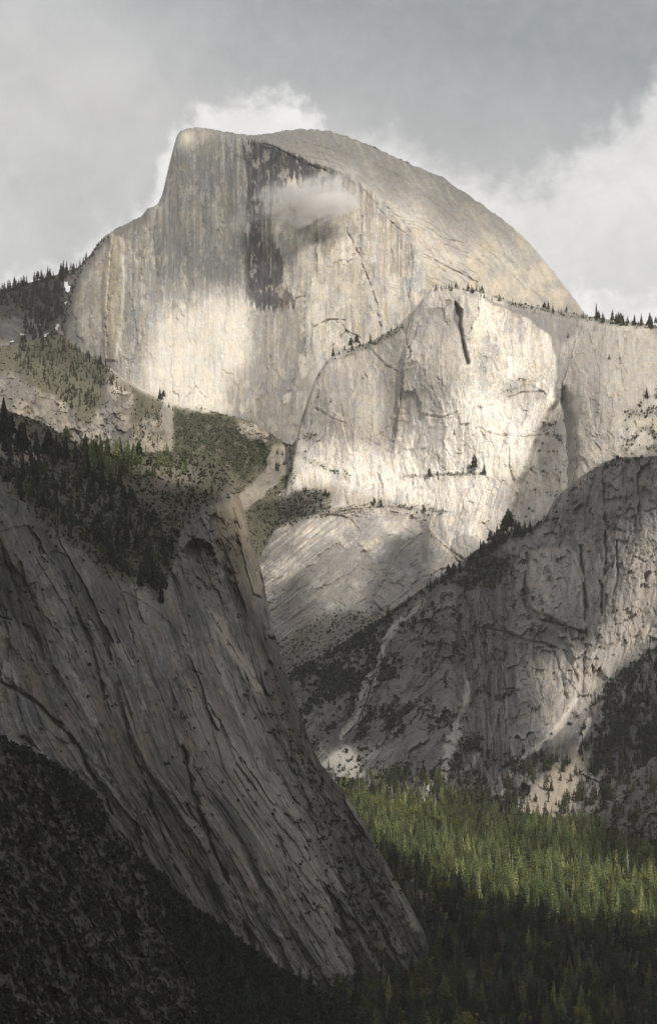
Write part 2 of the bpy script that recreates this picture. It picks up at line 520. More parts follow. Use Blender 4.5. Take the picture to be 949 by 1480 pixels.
    c = lerp(c, (.05, .046, .062), .93 * stain)
    stain2 = poly(uw, v + 26 * str1, [(318, 205), (360, 205), (352, 300), (330, 330), (310, 300)], 14) * face * ss(-.2, .3, str1)
    c = lerp(c, (.15, .148, .155), .7 * stain2)
    stain3 = poly(uw, v + 30 * str1, [(500, 252), (530, 280), (582, 335), (596, 400), (590, 440), (545, 350), (520, 300)], 9) * face * ss(-.15, .3, str1 + .3 * str2)
    c = lerp(c, (.14, .125, .125), .75 * stain3)
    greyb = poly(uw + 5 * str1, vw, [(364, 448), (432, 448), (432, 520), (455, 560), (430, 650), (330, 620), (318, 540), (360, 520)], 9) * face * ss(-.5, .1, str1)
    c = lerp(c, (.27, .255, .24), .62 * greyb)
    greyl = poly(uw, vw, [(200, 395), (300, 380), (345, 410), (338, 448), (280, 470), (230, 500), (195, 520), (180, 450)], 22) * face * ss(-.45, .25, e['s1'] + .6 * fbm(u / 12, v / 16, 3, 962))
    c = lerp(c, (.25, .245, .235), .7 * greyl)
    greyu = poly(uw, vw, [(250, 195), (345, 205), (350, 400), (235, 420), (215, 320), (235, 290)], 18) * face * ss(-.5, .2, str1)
    c = lerp(c, (.245, .245, .247), .7 * greyu)  # upper face greyed in colour to deepen its cloud shade
    och = ss(.06, .2, fbm(u / 6, v / 130, 5, 963, .62)); blu = ss(.04, .16, fbm(u / 5 + 31, v / 120, 5, 964, .62)) * ss(470, 380, v)
    pq = ss(-.15, .25, fbm(u / 34, v / 48, 4, 965)); pq2 = ss(-.15, .25, fbm(u / 30, v / 44, 4, 966))
    c = lerp(c, (.46, .36, .235), .36 * och * face * pq * (1 + .6 * ss(440, 500, u))); c = lerp(c, (.19, .195, .21), .6 * blu * face * pq2)
    mot = ss(.12, .26, fbm(u / 15, v / 19, 6, 967, .62)) * face; c = lerp(c, (.25, .245, .24), .5 * mot * ss(500, 430, v))
    mot2 = ss(.16, .26, fbm(u / 13, v / 24, 6, 968, .62)) * face; c = lerp(c, (.62, .575, .5), .5 * mot2)
    warm = (blob(u, v, 490, 380, 80, 90) + .8 * blob(u, v, 140, 430, 40, 100)) * face
    c = lerp(c, (.55, .465, .345), .42 * warm * ss(-.3, .2, str1))
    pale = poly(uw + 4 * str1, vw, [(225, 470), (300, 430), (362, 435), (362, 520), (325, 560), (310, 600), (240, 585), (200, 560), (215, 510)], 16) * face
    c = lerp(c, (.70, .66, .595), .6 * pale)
    for pts in ([(432, 510), (446, 512), (444, 540), (436, 548), (430, 530)], [(408, 570), (420, 566), (416, 582), (408, 582)], [(398, 330), (402, 318), (404, 360), (399, 362)]):
        c = lerp(c, (.68, .64, .57), .85 * poly(uw, vw, pts, 2.0))
    c = lerp(c, (.55, .5, .42), .7 * line(u, v, [(414, 500), (405, 525), (396, 560)], 1.8))
    c = lerp(c, (.70, .66, .58), .7 * blob(u, v, 268, 200, 16, 12, -40))  # sunlit nose of the summit painted paler
    # shaded left flank with scrub, and rubble at the foot
    fl = ss(6, 0, u - (88 + np.maximum(0, (470 - v)) * .34)) * ss(480, 330, v + 0 * u)
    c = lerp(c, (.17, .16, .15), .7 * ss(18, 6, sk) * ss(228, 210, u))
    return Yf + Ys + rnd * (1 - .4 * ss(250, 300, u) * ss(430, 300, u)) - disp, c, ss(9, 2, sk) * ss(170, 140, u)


def jag(f, amp, sc, seed):
    return lambda u: f(u) + amp * fbm(u / sc, u * 0 + seed * 3.3, 4, seed, .6)


dome = Relief('dome_mountain', M_DOME, 'huge pale granite dome with a sheer stained face cut into its left half', 'mountain',
              jag(lambda u: pl(u, DOME_TOP), 3.2, 11, 31), lambda u: pl(u, [(70, 560), (200, 625), (330, 665), (430, 700), (470, 610), (620, 520), (860, 510)]),
              1.15, 1.15, 70, 858, dome_fn)

# ------------------------------------------------------------------ back ridge on the left, wooded
BACK_TOP = [(-30, 428), (0, 420), (40, 409), (80, 398), (100, 390), (116, 386), (140, 372)]


def back_fn(u, v, d):
    disp, c, e = granite(u, v, u * .6 - v * .8, u * .8 + v * .6, 200, ((.26, .235, .21), (.2, .19, .18), (.27, .22, .17), (.12, .115, .11)), (9, 60), (40, 120, 2.5), .8)
    Y = 9050 - (v - 400) * 3.2
    soil = ss(-.3, .2, fbm(u / 22, v / 22, 4, 207) + .9 * ss(500, 440, v + .25 * u) - .9 * blob(u, v, 15, 470, 38, 26))
    c = lerp(c, (.06, .06, .048), .75 * soil)
    return Y - disp, c, soil


back_ridge = Relief('back_mountain', M_WALL, 'dark wooded ridge with snow patches behind the left foot of the dome', 'mountain',
                    jag(lambda u: pl(u, BACK_TOP), 2, 8, 41), lambda u: 560 + 0 * u, 1.6, 1.6, -120, 140, back_fn)

# ------------------------------------------------------------------ middle cliffs
MID_TOP = [(230, 840), (300, 800), (338, 775), (362, 744), (385, 724), (412, 706), (420, 680), (425, 652), (434, 610), (442, 585), (455, 548), (468, 528), (480, 514), (505, 503), (528, 496), (555, 484), (575, 470), (590, 455), (605, 440), (618, 421), (628, 413),
           (655, 412), (680, 416), (705, 424), (735, 436), (765, 442), (800, 447), (850, 457), (885, 463), (920, 466), (960, 472), (1010, 476)]
mid_tps = tps([(405, 700, 7750), (425, 650, 7900), (440, 590, 7980), (480, 515, 8050), (520, 500, 8080), (500, 600, 7800), (560, 560, 7790), (570, 640, 7700), (620, 415, 7900), (600, 520, 7700), (640, 640, 7560),
               (700, 430, 7830), (700, 600, 7520), (770, 590, 7560), (760, 450, 7870), (838, 450, 8000), (960, 470, 7800), (880, 560, 7480), (950, 640, 7400),
               (620, 730, 7480), (500, 735, 7560), (420, 720, 7700), (365, 745, 7750), (680, 760, 7350), (640, 840, 7200), (500, 900, 7150), (420, 960, 7080), (380, 800, 7480), (350, 900, 7350), (240, 850, 7600), (240, 1000, 7350), (1090, 480, 7650), (1090, 800, 7150), (800, 760, 7300), (950, 760, 7250), (600, 1000, 7000)])


def mid_fn(u, v, d):
    tones = ((.62, .575, .51), (.42, .40, .375), (.54, .47, .375), (.29, .275, .262))
    lower = ss(-8, 8, v - pl(u, [(340, 735), (480, 737), (560, 735), (600, 742), (640, 790), (700, 830), (1000, 830)]))   # slabs under the long ledge
    a = u * (1 - .35 * lower) + v * (.25 + .45 * lower) * lower; b = v - u * .7 * lower
    disp, c, e = granite(u, v, a, b, 300, tones, (6, 44), (52, 120, 2.2), .8, 1.2, .9, .17, 1.3, 1.8, .8)
    uw = u + 5 * fbm(u / 20, v / 30, 3, 311); vw = v + 5 * fbm(u / 30, v / 20, 3, 312)
    Y = mid_tps(u, v)
    k = np.clip(1 - d / 16, 0, .99); Y = Y + (1 - np.sqrt(1 - k * k)) * 60
    # prow: left of it the wall turns away
    pr = [(612, 420), (598, 450), (586, 500), (580, 560), (574, 610), (566, 650)]
    pd, ps = ldist(uw, vw, pr)
    leftw = ss(0, 5, pd * ps) * ss(60, 20, pd) * ss(665, 640, v)
    Y = Y + 26 * leftw
    m = joint(u, v, pr, 2.0); disp -= 9 * m; c = c * (1 - .45 * m)[..., None]
    leftall = poly(uw, vw, [(440, 600), (480, 515), (575, 470), (605, 440), (586, 500), (574, 610), (560, 660), (470, 620)], 10)
    c = lerp(c, (.36, .33, .295), .55 * leftall * ss(-.3, .2, e['s1'] + .3))
    gr2 = poly(uw, vw, [(598, 460), (640, 430), (662, 450), (670, 520), (660, 600), (610, 600), (590, 540)], 14)
    c = lerp(c, (.36, .335, .305), .5 * gr2)
    # deep chimney, its inner shade also darkened into the colour
    ch = poly(u + 2 * e['fine'], v, [(657, 436), (667, 448), (666, 470), (672, 500), (679, 525), (674, 528), (668, 505), (664, 480), (656, 462)], 2.2)
    disp -= 45 * ch; c = lerp(c, (.13, .12, .12), .6 * ch)
    brk = blob(u, v, 640, 445, 28, 22)
    f1, f2, cid = worley(uw / 11, vw / 8, 321)
    disp += brk * (14 * (cid - .5)); c = c * (1 - .35 * brk * (cid < .35))[..., None]
    # arch that frames the bright wall, with the recess right of it
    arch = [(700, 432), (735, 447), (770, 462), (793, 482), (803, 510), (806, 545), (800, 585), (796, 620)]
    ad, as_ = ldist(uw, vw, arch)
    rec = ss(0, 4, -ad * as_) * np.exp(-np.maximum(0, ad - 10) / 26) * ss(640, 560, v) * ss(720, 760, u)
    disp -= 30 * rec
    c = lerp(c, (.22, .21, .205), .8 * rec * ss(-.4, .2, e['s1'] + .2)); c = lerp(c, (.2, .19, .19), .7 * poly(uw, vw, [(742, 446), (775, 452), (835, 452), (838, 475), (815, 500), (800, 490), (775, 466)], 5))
    sl = slabs((ad + 3 * e['lump']) / 9.0, .15); disp -= 3 * sl * rec; c = lerp(c, (.12, .115, .12), .6 * line(uw, vw, arch, 2.5))  # arch's shadow painted as a dark line
    # right buttress and the gully left of it
    but = [(838, 470), (822, 520), (812, 560), (824, 600), (831, 640), (829, 672), (822, 705), (806, 722)]
    bd, bs = ldist(uw, vw, but)
    onb = ss(0, 3, -bd * bs) * ss(455, 500, v) * ss(800, 812, u)
    kk = np.clip(1 - bd / 55, 0, 1) * onb
    gul = poly(uw, vw, [(815, 560), (826, 600), (832, 650), (826, 705), (800, 725), (770, 760), (725, 770), (745, 720), (765, 660), (790, 600)], 7)
    disp += 46 * onb * (1 - kk * kk) * ss(740, 690, v)
    disp -= 62 * gul
    c = lerp(c, (.30, .28, .27), .6 * gul)  # gully shadow deepened with a darker rock colour
    c = lerp(c, (.43, .395, .345), .55 * onb)
    # ledges, roofs
    for pts, w, dep in (([(578, 692), (630, 688), (700, 686)], 1.6, 4), ([(455, 590), (482, 606), (500, 612)], 1.2, 3), ([(530, 634), (560, 652)], 1.2, 3), ([(700, 624), (716, 629), (740, 630)], 1.3, 4), ([(752, 632), (790, 628)], 1.6, 5),
                        ([(735, 575), (755, 567), (785, 566)], 1.6, 6), ([(742, 562), (765, 556), (788, 570)], 1.3, 4), ([(762, 570), (762, 605)], 1.5, 5), ([(530, 500), (560, 530), (580, 540)], 2, 5),
                        ([(480, 741), (540, 733), (600, 737), (650, 742)], 1.8, 5), ([(450, 610), (452, 640), (440, 680)], 1.4, 4), ([(640, 470), (634, 520), (640, 560)], 1.4, 4), ([(700, 450), (706, 500), (700, 540)], 1.5, 4), ([(610, 600), (640, 604), (660, 596)], 1.4, 4), ([(690, 590), (712, 586)], 1.4, 4), ([(665, 586), (668, 640)], 1.2, 3), ([(850, 480), (866, 540), (862, 600)], 1.6, 5), ([(890, 480), (900, 560)], 1.6, 5), ([(858, 640), (868, 650), (864, 664)], 1.4, 5), ([(690, 690), (670, 720), (660, 760)], 2, 5), ([(540, 862), (575, 800), (610, 770)], 2, 7), ([(540, 870), (552, 884)], 2, 8)):
        mm = joint(u, v, pts, w); disp -= dep * mm; c = c * (1 - .38 * mm)[..., None]
        mt = line(u, v + 4, pts, w * 1.2); disp += dep * .6 * mt
    sc = poly(uw, vw, [(731, 518), (736, 515), (740, 535), (739, 546), (734, 546), (732, 530)], 1.5); c = lerp(c, (.8, .77, .72), .9 * sc)
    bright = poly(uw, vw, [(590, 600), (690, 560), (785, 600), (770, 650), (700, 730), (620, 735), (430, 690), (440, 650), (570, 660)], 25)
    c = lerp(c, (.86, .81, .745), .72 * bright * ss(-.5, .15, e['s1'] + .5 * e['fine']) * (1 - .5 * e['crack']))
    # water streaks below the ledges
    st = fbm((u + .3 * v) / 3.2, v / 70, 4, 333, .6)
    wet = poly(u, v, [(612, 742), (700, 690), (745, 690), (705, 760), (645, 830), (612, 840)], 10) * ss(0, .4, st)
    c = lerp(c, (.22, .205, .195), .6 * wet)
    bl = poly(u, v + 10 * st, [(607, 752), (621, 752), (618, 812), (610, 812)], 3); c = lerp(c, (.09, .085, .08), .75 * bl)
    # slabs: light stripes and dark lower wall
    ls = fbm((u * .62 + v * .78) / 4, (v - u) / 90, 4, 341, .6)
    c = lerp(c, (.24, .225, .215), .65 * lower * ss(-.1, .35, ls * ss(520, 440, u) + .2 + .6 * fbm(u / 30, v / 26, 5, 346, .6)))
    lowd = poly(uw, vw, [(395, 860), (470, 790), (540, 810), (590, 770), (625, 800), (620, 850), (540, 905), (430, 980), (400, 960)], 16)
    c = lerp(c, (.20, .19, .185), .55 * lowd)
    bo = np.hypot(u - 672, (v - 793) * 1.0) / 21 + .22 * fbm(u / 14, v / 14, 4, 347, .6)
    onbo = ss(1.02, .95, bo); disp += 22 * np.sqrt(np.clip(1 - bo * bo, 0, 1)); c = lerp(c, (.25, .24, .23), .7 * onbo)
    lw = lower * (.25 + .75 * ss(500, 430, u + 14 * e['lump'])); f1, f2, cid = worley(uw / 20, vw / 14, 344)
    disp += lw * (3 * slabs(4 * ls, .1) + 3 * ridge((u * .62 + v * .78) / 11, (v - u) / 120, 4, 342)) + (lower - lw) * (9 * (cid - .5) + 7 * ridge(uw / 26, vw / 22, 5, 345, .6))
    c = c * (1 + .3 * lw * fbm((u * .62 + v * .78) / 2.6, (v - u) / 50, 3, 343))[..., None]
    # vegetation
    veg = poly(uw, vw, [(362, 745), (385, 728), (440, 705), (478, 715), (478, 742), (430, 752), (400, 765), (360, 762)], 5)
    led = line(uw, vw, [(490, 738), (560, 728), (640, 740)], 4) + line(uw, vw, [(585, 688), (640, 686), (700, 684)], 3) + line(uw, vw, [(425, 655), (500, 690)], 4)
    veg = np.maximum(veg, .45 * np.clip(led, 0, 1))
    veg = np.maximum(veg, .9 * blob(u, v, 612, 745, 12, 7))
    veg = np.maximum(veg, .8 * poly(uw, vw, [(520, 497), (580, 468), (585, 478), (530, 505), (485, 520)], 4))
    veg = np.maximum(veg, .6 * poly(uw, vw, [(400, 930), (470, 890), (560, 880), (520, 930), (440, 1000), (400, 1000)], 10))
    veg = np.maximum(veg, .65 * poly(uw, vw, [(905, 600), (949, 560), (1010, 560), (1010, 670), (900, 650)], 10) * ss(-.1, .2, fbm(u / 14, v / 14, 3, 351)))
    veg = np.maximum(veg, .6 * poly(uw, vw, [(700, 420), (800, 444), (949, 466), (1010, 470), (1010, 480), (880, 470), (740, 444)], 4))
    veg = np.maximum(veg, .5 * poly(uw, vw, [(360, 700), (420, 660), (430, 690), (400, 730), (365, 735)], 6))
    veg = np.maximum(veg, .5 * blob(u, v, 448, 632, 14, 8)); veg = np.maximum(veg, .3 * gul * ss(.1, .3, fbm(u / 12, v / 12, 3, 352)))
    c = lerp(c, (.42, .35, .25), .45 * poly(uw, vw, [(430, 690), (470, 700), (560, 725), (540, 735), (470, 725)], 6))
    c = lerp(c, (.085, .085, .05), .6 * veg)
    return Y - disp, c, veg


mid = Relief('middle_mountain', M_WALL, 'brightly sunlit granite cliffs standing in front of the dome, crossed by ledges', 'mountain',
             jag(lambda u: pl(u, MID_TOP), 2.5, 7, 51), lambda u: pl(u, [(230, 1060), (340, 1040), (560, 1010), (700, 860), (1010, 800)]), 1.1, 1.15, 240, 1090, mid_fn)

# ------------------------------------------------------------------ left middle slopes under the dome
SLOPE_TOP = [(-30, 500), (0, 500), (30, 498), (60, 488), (85, 484), (100, 494), (118, 508), (135, 517), (160, 532), (185, 552), (205, 562), (235, 573), (250, 584), (275, 588), (300, 592), (340, 603),
             (352, 606), (372, 612), (390, 626), (412, 640), (430, 645), (460, 660)]
slope_tps = tps([(-30, 500, 8300), (60, 488, 8420), (130, 515, 8430), (200, 562, 8410), (300, 592, 8380), (430, 645, 8230), (0, 560, 7300), (60, 560, 7500), (110, 620, 7000), (0, 640, 6600), (180, 585, 7650),
                 (200, 640, 7100), (250, 640, 7450), (320, 650, 7750), (380, 680, 7850), (345, 740, 7500), (200, 740, 6800), (0, 740, 6300), (420, 720, 7780), (0, 1000, 6000), (250, 1000, 6800), (-120, 600, 7200), (-120, 1000, 5900)])


def slope_fn(u, v, d):
    tones = ((.43, .38, .31), (.25, .235, .215), (.42, .34, .25), (.13, .125, .118))
    disp, c, e = granite(u, v, u - .3 * v, v + .4 * u, 400, tones, (8, 20), (36, 44, 2.6), 1.15, 1.7, 1.5, .15, 2.2, 1.1, 1, .45)
    uw = u + 7 * fbm(u / 22, v / 22, 4, 411, .6); vw = v + 7 * fbm(u / 22, v / 22, 4, 412, .6)
    rock1 = poly(uw, vw, [(-40, 535), (20, 540), (45, 560), (75, 570), (100, 585), (112, 610), (150, 625), (150, 660), (-40, 660)], 5)
    rock2 = poly(uw, vw, [(155, 545), (172, 545), (196, 570), (190, 600), (178, 640), (150, 655), (120, 630), (135, 600), (152, 580)], 5)
    rock3 = poly(uw, vw, [(178, 615), (240, 600), (250, 650), (180, 660)], 6) * .7
    rock4 = poly(uw, vw, [(340, 610), (372, 612), (395, 630), (385, 645), (345, 628)], 4)
    gully = poly(uw * .4 + u * .6, vw * .4 + v * .6, [(240, 575), (250, 590), (254, 640), (244, 655), (240, 630), (232, 595)], 1.4)
    talus = poly(uw, vw, [(395, 640), (430, 645), (428, 668), (400, 700), (365, 730), (345, 740), (348, 712), (378, 685)], 2)
    fan = line(u, v, [(160, 532), (205, 561), (245, 582), (300, 594)], 5.5)
    rk = np.clip(rock1 + rock2 + rock3 + rock4 * .8, 0, 1)
    f1, f2, cid = worley(uw / 17, vw / 13, 417); disp += 22 * (cid - .5) * rk; disp += 9 * ridge(uw / 20, vw / 15, 5, 418, .6) * rk
    c = c * (1 + .7 * rk * (cid - .5))[..., None]
    disp = disp * (.3 + 1.9 * rk) + 30 * rock2 + 26 * rock1 + 14 * rock3 - 14 * gully + 12 * rock4
    # small overhung bowl in the lower rock
    bw = np.hypot((u - 130) / 24, (v - 642) / 30); inb = ss(1.05, .9, bw); disp -= 14 * inb * ss(.2, 1, bw)
    c = lerp(c, (.36, .33, .29), .5 * inb); bw2 = bw + .3 * fbm(u / 14, v / 14, 3, 431); ar = np.exp(-((bw2 - 1) / .07) ** 2) * ss(640, 618, v) * ss(105, 125, u); disp -= 8 * ar; c = c * (1 - .45 * ar)[..., None]
    c = lerp(c, (.38, .345, .29), .65 * np.maximum(talus * ss(-.3, .2, e['s1'] + .15), gully)); c = lerp(c, (.66, .62, .55), .95 * np.clip(fan, 0, 1))
    c = lerp(c, (.25, .235, .225), .5 * poly(uw, vw, [(-40, 535), (22, 542), (40, 580), (10, 610), (-40, 600)], 8))
    soil = (1 - rk) * (1 - gully) * (1 - np.clip(fan, 0, 1)) * (1 - talus)
    green = poly(uw, vw, [(252, 590), (300, 594), (345, 612), (350, 628), (385, 642), (388, 668), (350, 695), (318, 668), (252, 655)], 5) * ss(-.32, -.05, fbm(u / 14, v / 10, 5, 415, .6))
    gt = fbm(u / 10, v / 8, 5, 416, .6)
    patch = ss(-.25, .2, fbm(u / 18, v / 18, 4, 413, .6))
    c = lerp(c, (.12, .112, .06), .8 * soil)
    c = lerp(c, (.05, .062, .026), .85 * green); c = c * (1 + .6 * gt * (green + .6 * soil))[..., None]
    veg = np.clip(soil * (.1 + .9 * patch) * ss(-.1, .08, gt + .02) + .9 * green * ss(-.3, .1, gt) + .8 * rk * ss(.1, .3, fbm(u / 16, v / 11, 4, 414)), 0, 1)
    veg = veg * (1 - talus * .8)
    return slope_tps(u, v) - disp, c, veg


slope = Relief('talus_terrain', M_WALL, 'green brush and talus slopes with pale rock humps below the dome face', 'slope',
               jag(lambda u: pl(u, SLOPE_TOP), 2, 8, 61), lambda u: pl(u, [(-120, 1000), (250, 1010), (300, 980), (345, 860), (400, 760), (460, 745)]), 1.3, 1.3, -120, 455, slope_fn)

# ------------------------------------------------------------------ right-hand mountainside
SIDE_TOP = [(260, 1080), (385, 1015), (405, 985), (425, 968), (480, 940), (520, 912), (560, 888), (585, 868), (602, 856), (622, 843), (642, 828), (665, 812), (690, 794), (712, 778), (735, 768), (755, 764), (772, 760), (790, 742),
            (800, 722), (815, 708), (835, 692), (855, 678), (872, 668), (890, 661), (915, 661), (949, 659), (1010, 655)]
side_tps = tps([(1010, 655, 6250), (949, 660, 6320), (872, 668, 6480), (800, 722, 6620), (745, 765, 6700), (640, 830, 6880), (560, 888, 6960), (420, 970, 7100), (385, 1015, 7000), (440, 1085, 6450), (490, 1112, 6250),
                (570, 1040, 6450), (650, 1160, 5700), (700, 1050, 6080), (800, 1170, 5450), (900, 1160, 5450), (1010, 1100, 5450), (800, 1050, 5800), (830, 880, 6180), (760, 840, 6430), (700, 930, 6420), (949, 760, 6150), (949, 880, 6000),
                (920, 1000, 5800), (640, 900, 6650), (520, 990, 6700), (1010, 900, 5900), (620, 1300, 5200), (270, 1100, 7000), (270, 1250, 6300), (1090, 655, 6200), (1090, 1100, 5350), (1010, 1300, 4900), (420, 1250, 5900)])


def side_fn(u, v, d):
    tones = ((.235, .22, .215), (.15, .143, .148), (.25, .22, .19), (.09, .086, .09))
    lean = ss(760, 640, u)
    a = u + (.15 + .5 * lean) * v; b = v - (.1 + .4 * lean) * u
    disp, c, e = granite(u, v, a, b, 500, tones, (8, 40), (62, 110, 2.6), 1.15, 1.3, 1.1, .15, 2.9, 1.9, .9, .3)
    uw = u + 7 * fbm(u / 26, v / 26, 4, 511, .6); vw = v + 7 * fbm(u / 26, v / 26, 4, 512, .6)
    Y = side_tps(u, v)
    k = np.clip(1 - d / 12, 0, .99); Y = Y + (1 - np.sqrt(1 - k * k)) * 45
    # great rounded panel
    pan = poly(uw * .5 + u * .5, vw * .5 + v * .5, [(765, 800), (790, 792), (822, 790), (838, 820), (842, 860), (846, 900), (842, 915), (800, 895), (768, 880), (760, 840)], 3)
    disp += 20 * pan; c = lerp(c, (.34, .315, .29), .6 * pan)
    for pts, w, dep in (([(838, 790), (842, 830), (845, 900), (850, 935)], 4, 26), ([(872, 700), (875, 760), (872, 830), (866, 890)], 3.5, 20), ([(892, 782), (890, 830), (885, 870)], 3.2, 18), ([(866, 840), (876, 860), (870, 900)], 3, 14),
                        ([(760, 800), (755, 850), (762, 890)], 4, 20), ([(740, 800), (742, 880)], 4, 14), ([(795, 935), (806, 955), (812, 985), (818, 1010)], 3.2, 16), ([(815, 940), (828, 970), (836, 985)], 3, 14), ([(846, 930), (842, 975), (840, 1000)], 3, 14),
                        ([(860, 935), (872, 938), (884, 930)], 3, 12), ([(700, 930), (720, 960), (735, 1000)], 3, 12), ([(820, 795), (845, 850), (838, 790)], 2, 8), ([(780, 895), (820, 905), (845, 915)], 4, 16), ([(700, 905), (760, 925), (800, 935)], 4, 16),
                        ([(920, 690), (922, 730), (915, 760)], 3, 12), ([(930, 740), (949, 735)], 3, 8), ([(905, 800), (930, 812), (949, 800)], 2.5, 10)):
        mm = joint(u, v, pts, w); disp -= dep * mm; c = c * (1 - .5 * mm)[..., None]
    # overhung band under the panel
    band = poly(uw, vw, [(700, 895), (760, 885), (800, 900), (850, 915), (850, 935), (790, 938), (720, 925), (690, 915)], 5)
    f1, f2, cid = worley(uw / 13, vw / 8, 521); disp += band * 22 * (cid - .5); c = lerp(c, (.15, .14, .135), .5 * band * (cid < .6))
    rgh = poly(uw, vw, [(690, 920), (800, 935), (860, 940), (850, 1010), (740, 1010), (690, 960)], 10)
    f1, f2, cid = worley(uw / 16, vw / 22, 522); disp += rgh * 18 * (cid - .5)
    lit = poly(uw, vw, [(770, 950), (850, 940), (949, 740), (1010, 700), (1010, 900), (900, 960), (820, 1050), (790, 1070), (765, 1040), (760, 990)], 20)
    c = lerp(c, (.48, .435, .375), .7 * lit * (.55 + .45 * ss(-.2, .2, e['s1'])))  # sunlit patch also painted lighter into the rock
    # rock fall chutes, pale
    ch = np.zeros_like(u)
    for pts, w in (([(612, 868), (590, 890), (570, 903)], 5), ([(572, 905), (556, 925), (550, 950), (545, 968), (528, 985), (518, 1020), (506, 1050), (494, 1066)], 5), ([(545, 968), (530, 1010), (512, 1050)], 6),
                   ([(678, 985), (672, 1015), (660, 1040), (652, 1075), (640, 1110), (625, 1130), (612, 1155)], 5), ([(660, 1050), (646, 1090), (640, 1120)], 9), ([(835, 1010), (800, 1060), (760, 1090), (740, 1115), (720, 1150)], 4.5),
                   ([(690, 1090), (676, 1110)], 5), ([(850, 1040), (835, 1085), (825, 1120)], 5)):
        ch = np.maximum(ch, line(uw * .5 + u * .5 + 2.5 * e['fine'], vw * .5 + v * .5, pts, w * (.75 + .5 * ss(-.3, .3, e['s1']))))
    ck = ss(.3, .75, ch * (1 + .5 * e['s1'] + .5 * e['fine']))
    c = lerp(c, (.54, .50, .45), .85 * ck); disp -= 9 * ch
    spk = ss(.33, .42, fbm(u / 6, v / 5, 4, 535, .6)) * ss(-.1, .2, fbm(u / 40, v / 40, 3, 536)); c = lerp(c, (.5, .42, .32), .55 * spk * (1 - lit))
    m = line(u, v, [(541, 975), (531, 1010), (517, 1045), (496, 1066)], 1.4); disp -= 12 * m; c = c * (1 - .7 * m)[..., None]
    apron = poly(uw, vw, [(770, 1140), (800, 1110), (830, 1080), (850, 1090), (838, 1140), (820, 1185), (765, 1185), (740, 1165)], 8)
    c = lerp(c, (.5, .42, .33), .7 * apron); disp = disp * (1 - .6 * apron)
    scree = poly(uw, vw, [(475, 1095), (492, 1078), (505, 1080), (520, 1100), (527, 1122), (505, 1125), (480, 1118), (462, 1108)], 4)
    c = lerp(c, (.42, .395, .36), .9 * scree); disp = disp * (1 - .8 * scree) + 8 * scree
    # brush
    n4 = fbm(u / 9, v / 8, 4, 531, .6); n5 = fbm((u + .8 * v) / 46, (v - u * .8) / 70, 4, 532)
    dens = .55 * ss(640, 470, u) + .35 * poly(uw, vw, [(600, 870), (700, 800), (760, 770), (760, 890), (690, 960), (650, 1100), (500, 1060), (430, 1000)], 20)
    dens = dens + .75 * poly(uw, vw, [(860, 1010), (900, 960), (949, 940), (1010, 920), (1010, 1300), (840, 1300), (838, 1140), (850, 1080)], 12)
    dens = dens + .6 * poly(uw, vw, [(690, 1060), (740, 1090), (800, 1090), (740, 1180), (640, 1180), (560, 1150), (540, 1100), (640, 1090)], 14)
    dens = dens + .7 * line(uw, vw, [(949, 938), (900, 975), (860, 1015), (800, 1062)], 6) + .9 * line(uw, vw, [(425, 972), (520, 916), (600, 860), (690, 798), (750, 768), (800, 752)], 7)
    dens = dens + .8 * poly(uw, vw, [(640, 832), (700, 790), (740, 768), (752, 775), (720, 790), (735, 812), (720, 850), (640, 850)], 6) + .8 * line(uw, vw, [(872, 668), (949, 659), (1010, 655)], 6) + .4 * line(uw, vw, [(790, 745), (740, 770)], 5)
    dens = dens + .6 * line(uw, vw, [(690, 1000), (720, 1010), (780, 985)], 5) + .8 * ss(1125, 1170, v) * ss(860, 740, u)
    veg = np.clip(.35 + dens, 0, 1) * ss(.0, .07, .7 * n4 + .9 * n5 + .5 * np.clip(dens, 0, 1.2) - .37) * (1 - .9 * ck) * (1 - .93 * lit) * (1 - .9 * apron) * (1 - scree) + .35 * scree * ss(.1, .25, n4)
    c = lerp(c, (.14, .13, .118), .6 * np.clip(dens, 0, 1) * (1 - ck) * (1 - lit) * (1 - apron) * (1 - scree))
    c = lerp(c, (.05, .055, .032), .7 * veg)
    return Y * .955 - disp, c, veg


side = Relief('right_mountain', M_WALL, 'steep grey mountainside with brush, pale chutes and a bare rounded rock panel', 'mountain',
              jag(lambda u: pl(u, SIDE_TOP), 2.5, 8, 71), lambda u: pl(u, [(385, 1260), (560, 1290), (1010, 1320)]), 1.1, 1.2, 270, 1090, side_fn)

# ------------------------------------------------------------------ low rock spur at the right edge
SPUR_TOP = [(840, 1256), (850, 1236), (853, 1222), (862, 1216), (864, 1196), (874, 1190), (876, 1164), (886, 1158), (892, 1136), (908, 1130), (914, 1114), (932, 1108), (938, 1098), (960, 1085), (1010, 1060), (1090, 1030)]
spur_tps = tps([(850, 1240, 4600), (866, 1180, 4720), (900, 1130, 4820), (949, 1095, 4850), (900, 1200, 4480), (949, 1200, 4400), (949, 1260, 4300), (860, 1290, 4380), (1010, 1070, 4900), (1010, 1250, 4250)])


def spur_fn(u, v, d):
    disp, c, e = granite(u, v, u + .6 * v, v - .6 * u, 600, ((.17, .155, .145), (.125, .117, .112), (.2, .17, .135), (.07, .067, .065)), (8, 30), (36, 50, 2.6), 1.1, 1.5, 1.4, .14, 2.4)
    f1, f2, cid = worley((u + .5 * v) / 12, (v - .3 * u) / 15, 611); disp += 12 * (cid - .5)
    k = np.clip(1 - d / 14, 0, .99)
    veg = ss(0, .25, fbm(u / 12, v / 12, 4, 612)) * .7 + .2
    return spur_tps(u, v) + (1 - np.sqrt(1 - k * k)) * 50 - disp, lerp(c, (.12, .11, .08), .5 * veg), veg * ss(.1, .4, fbm(u / 9, v / 9, 3, 613) + .3)


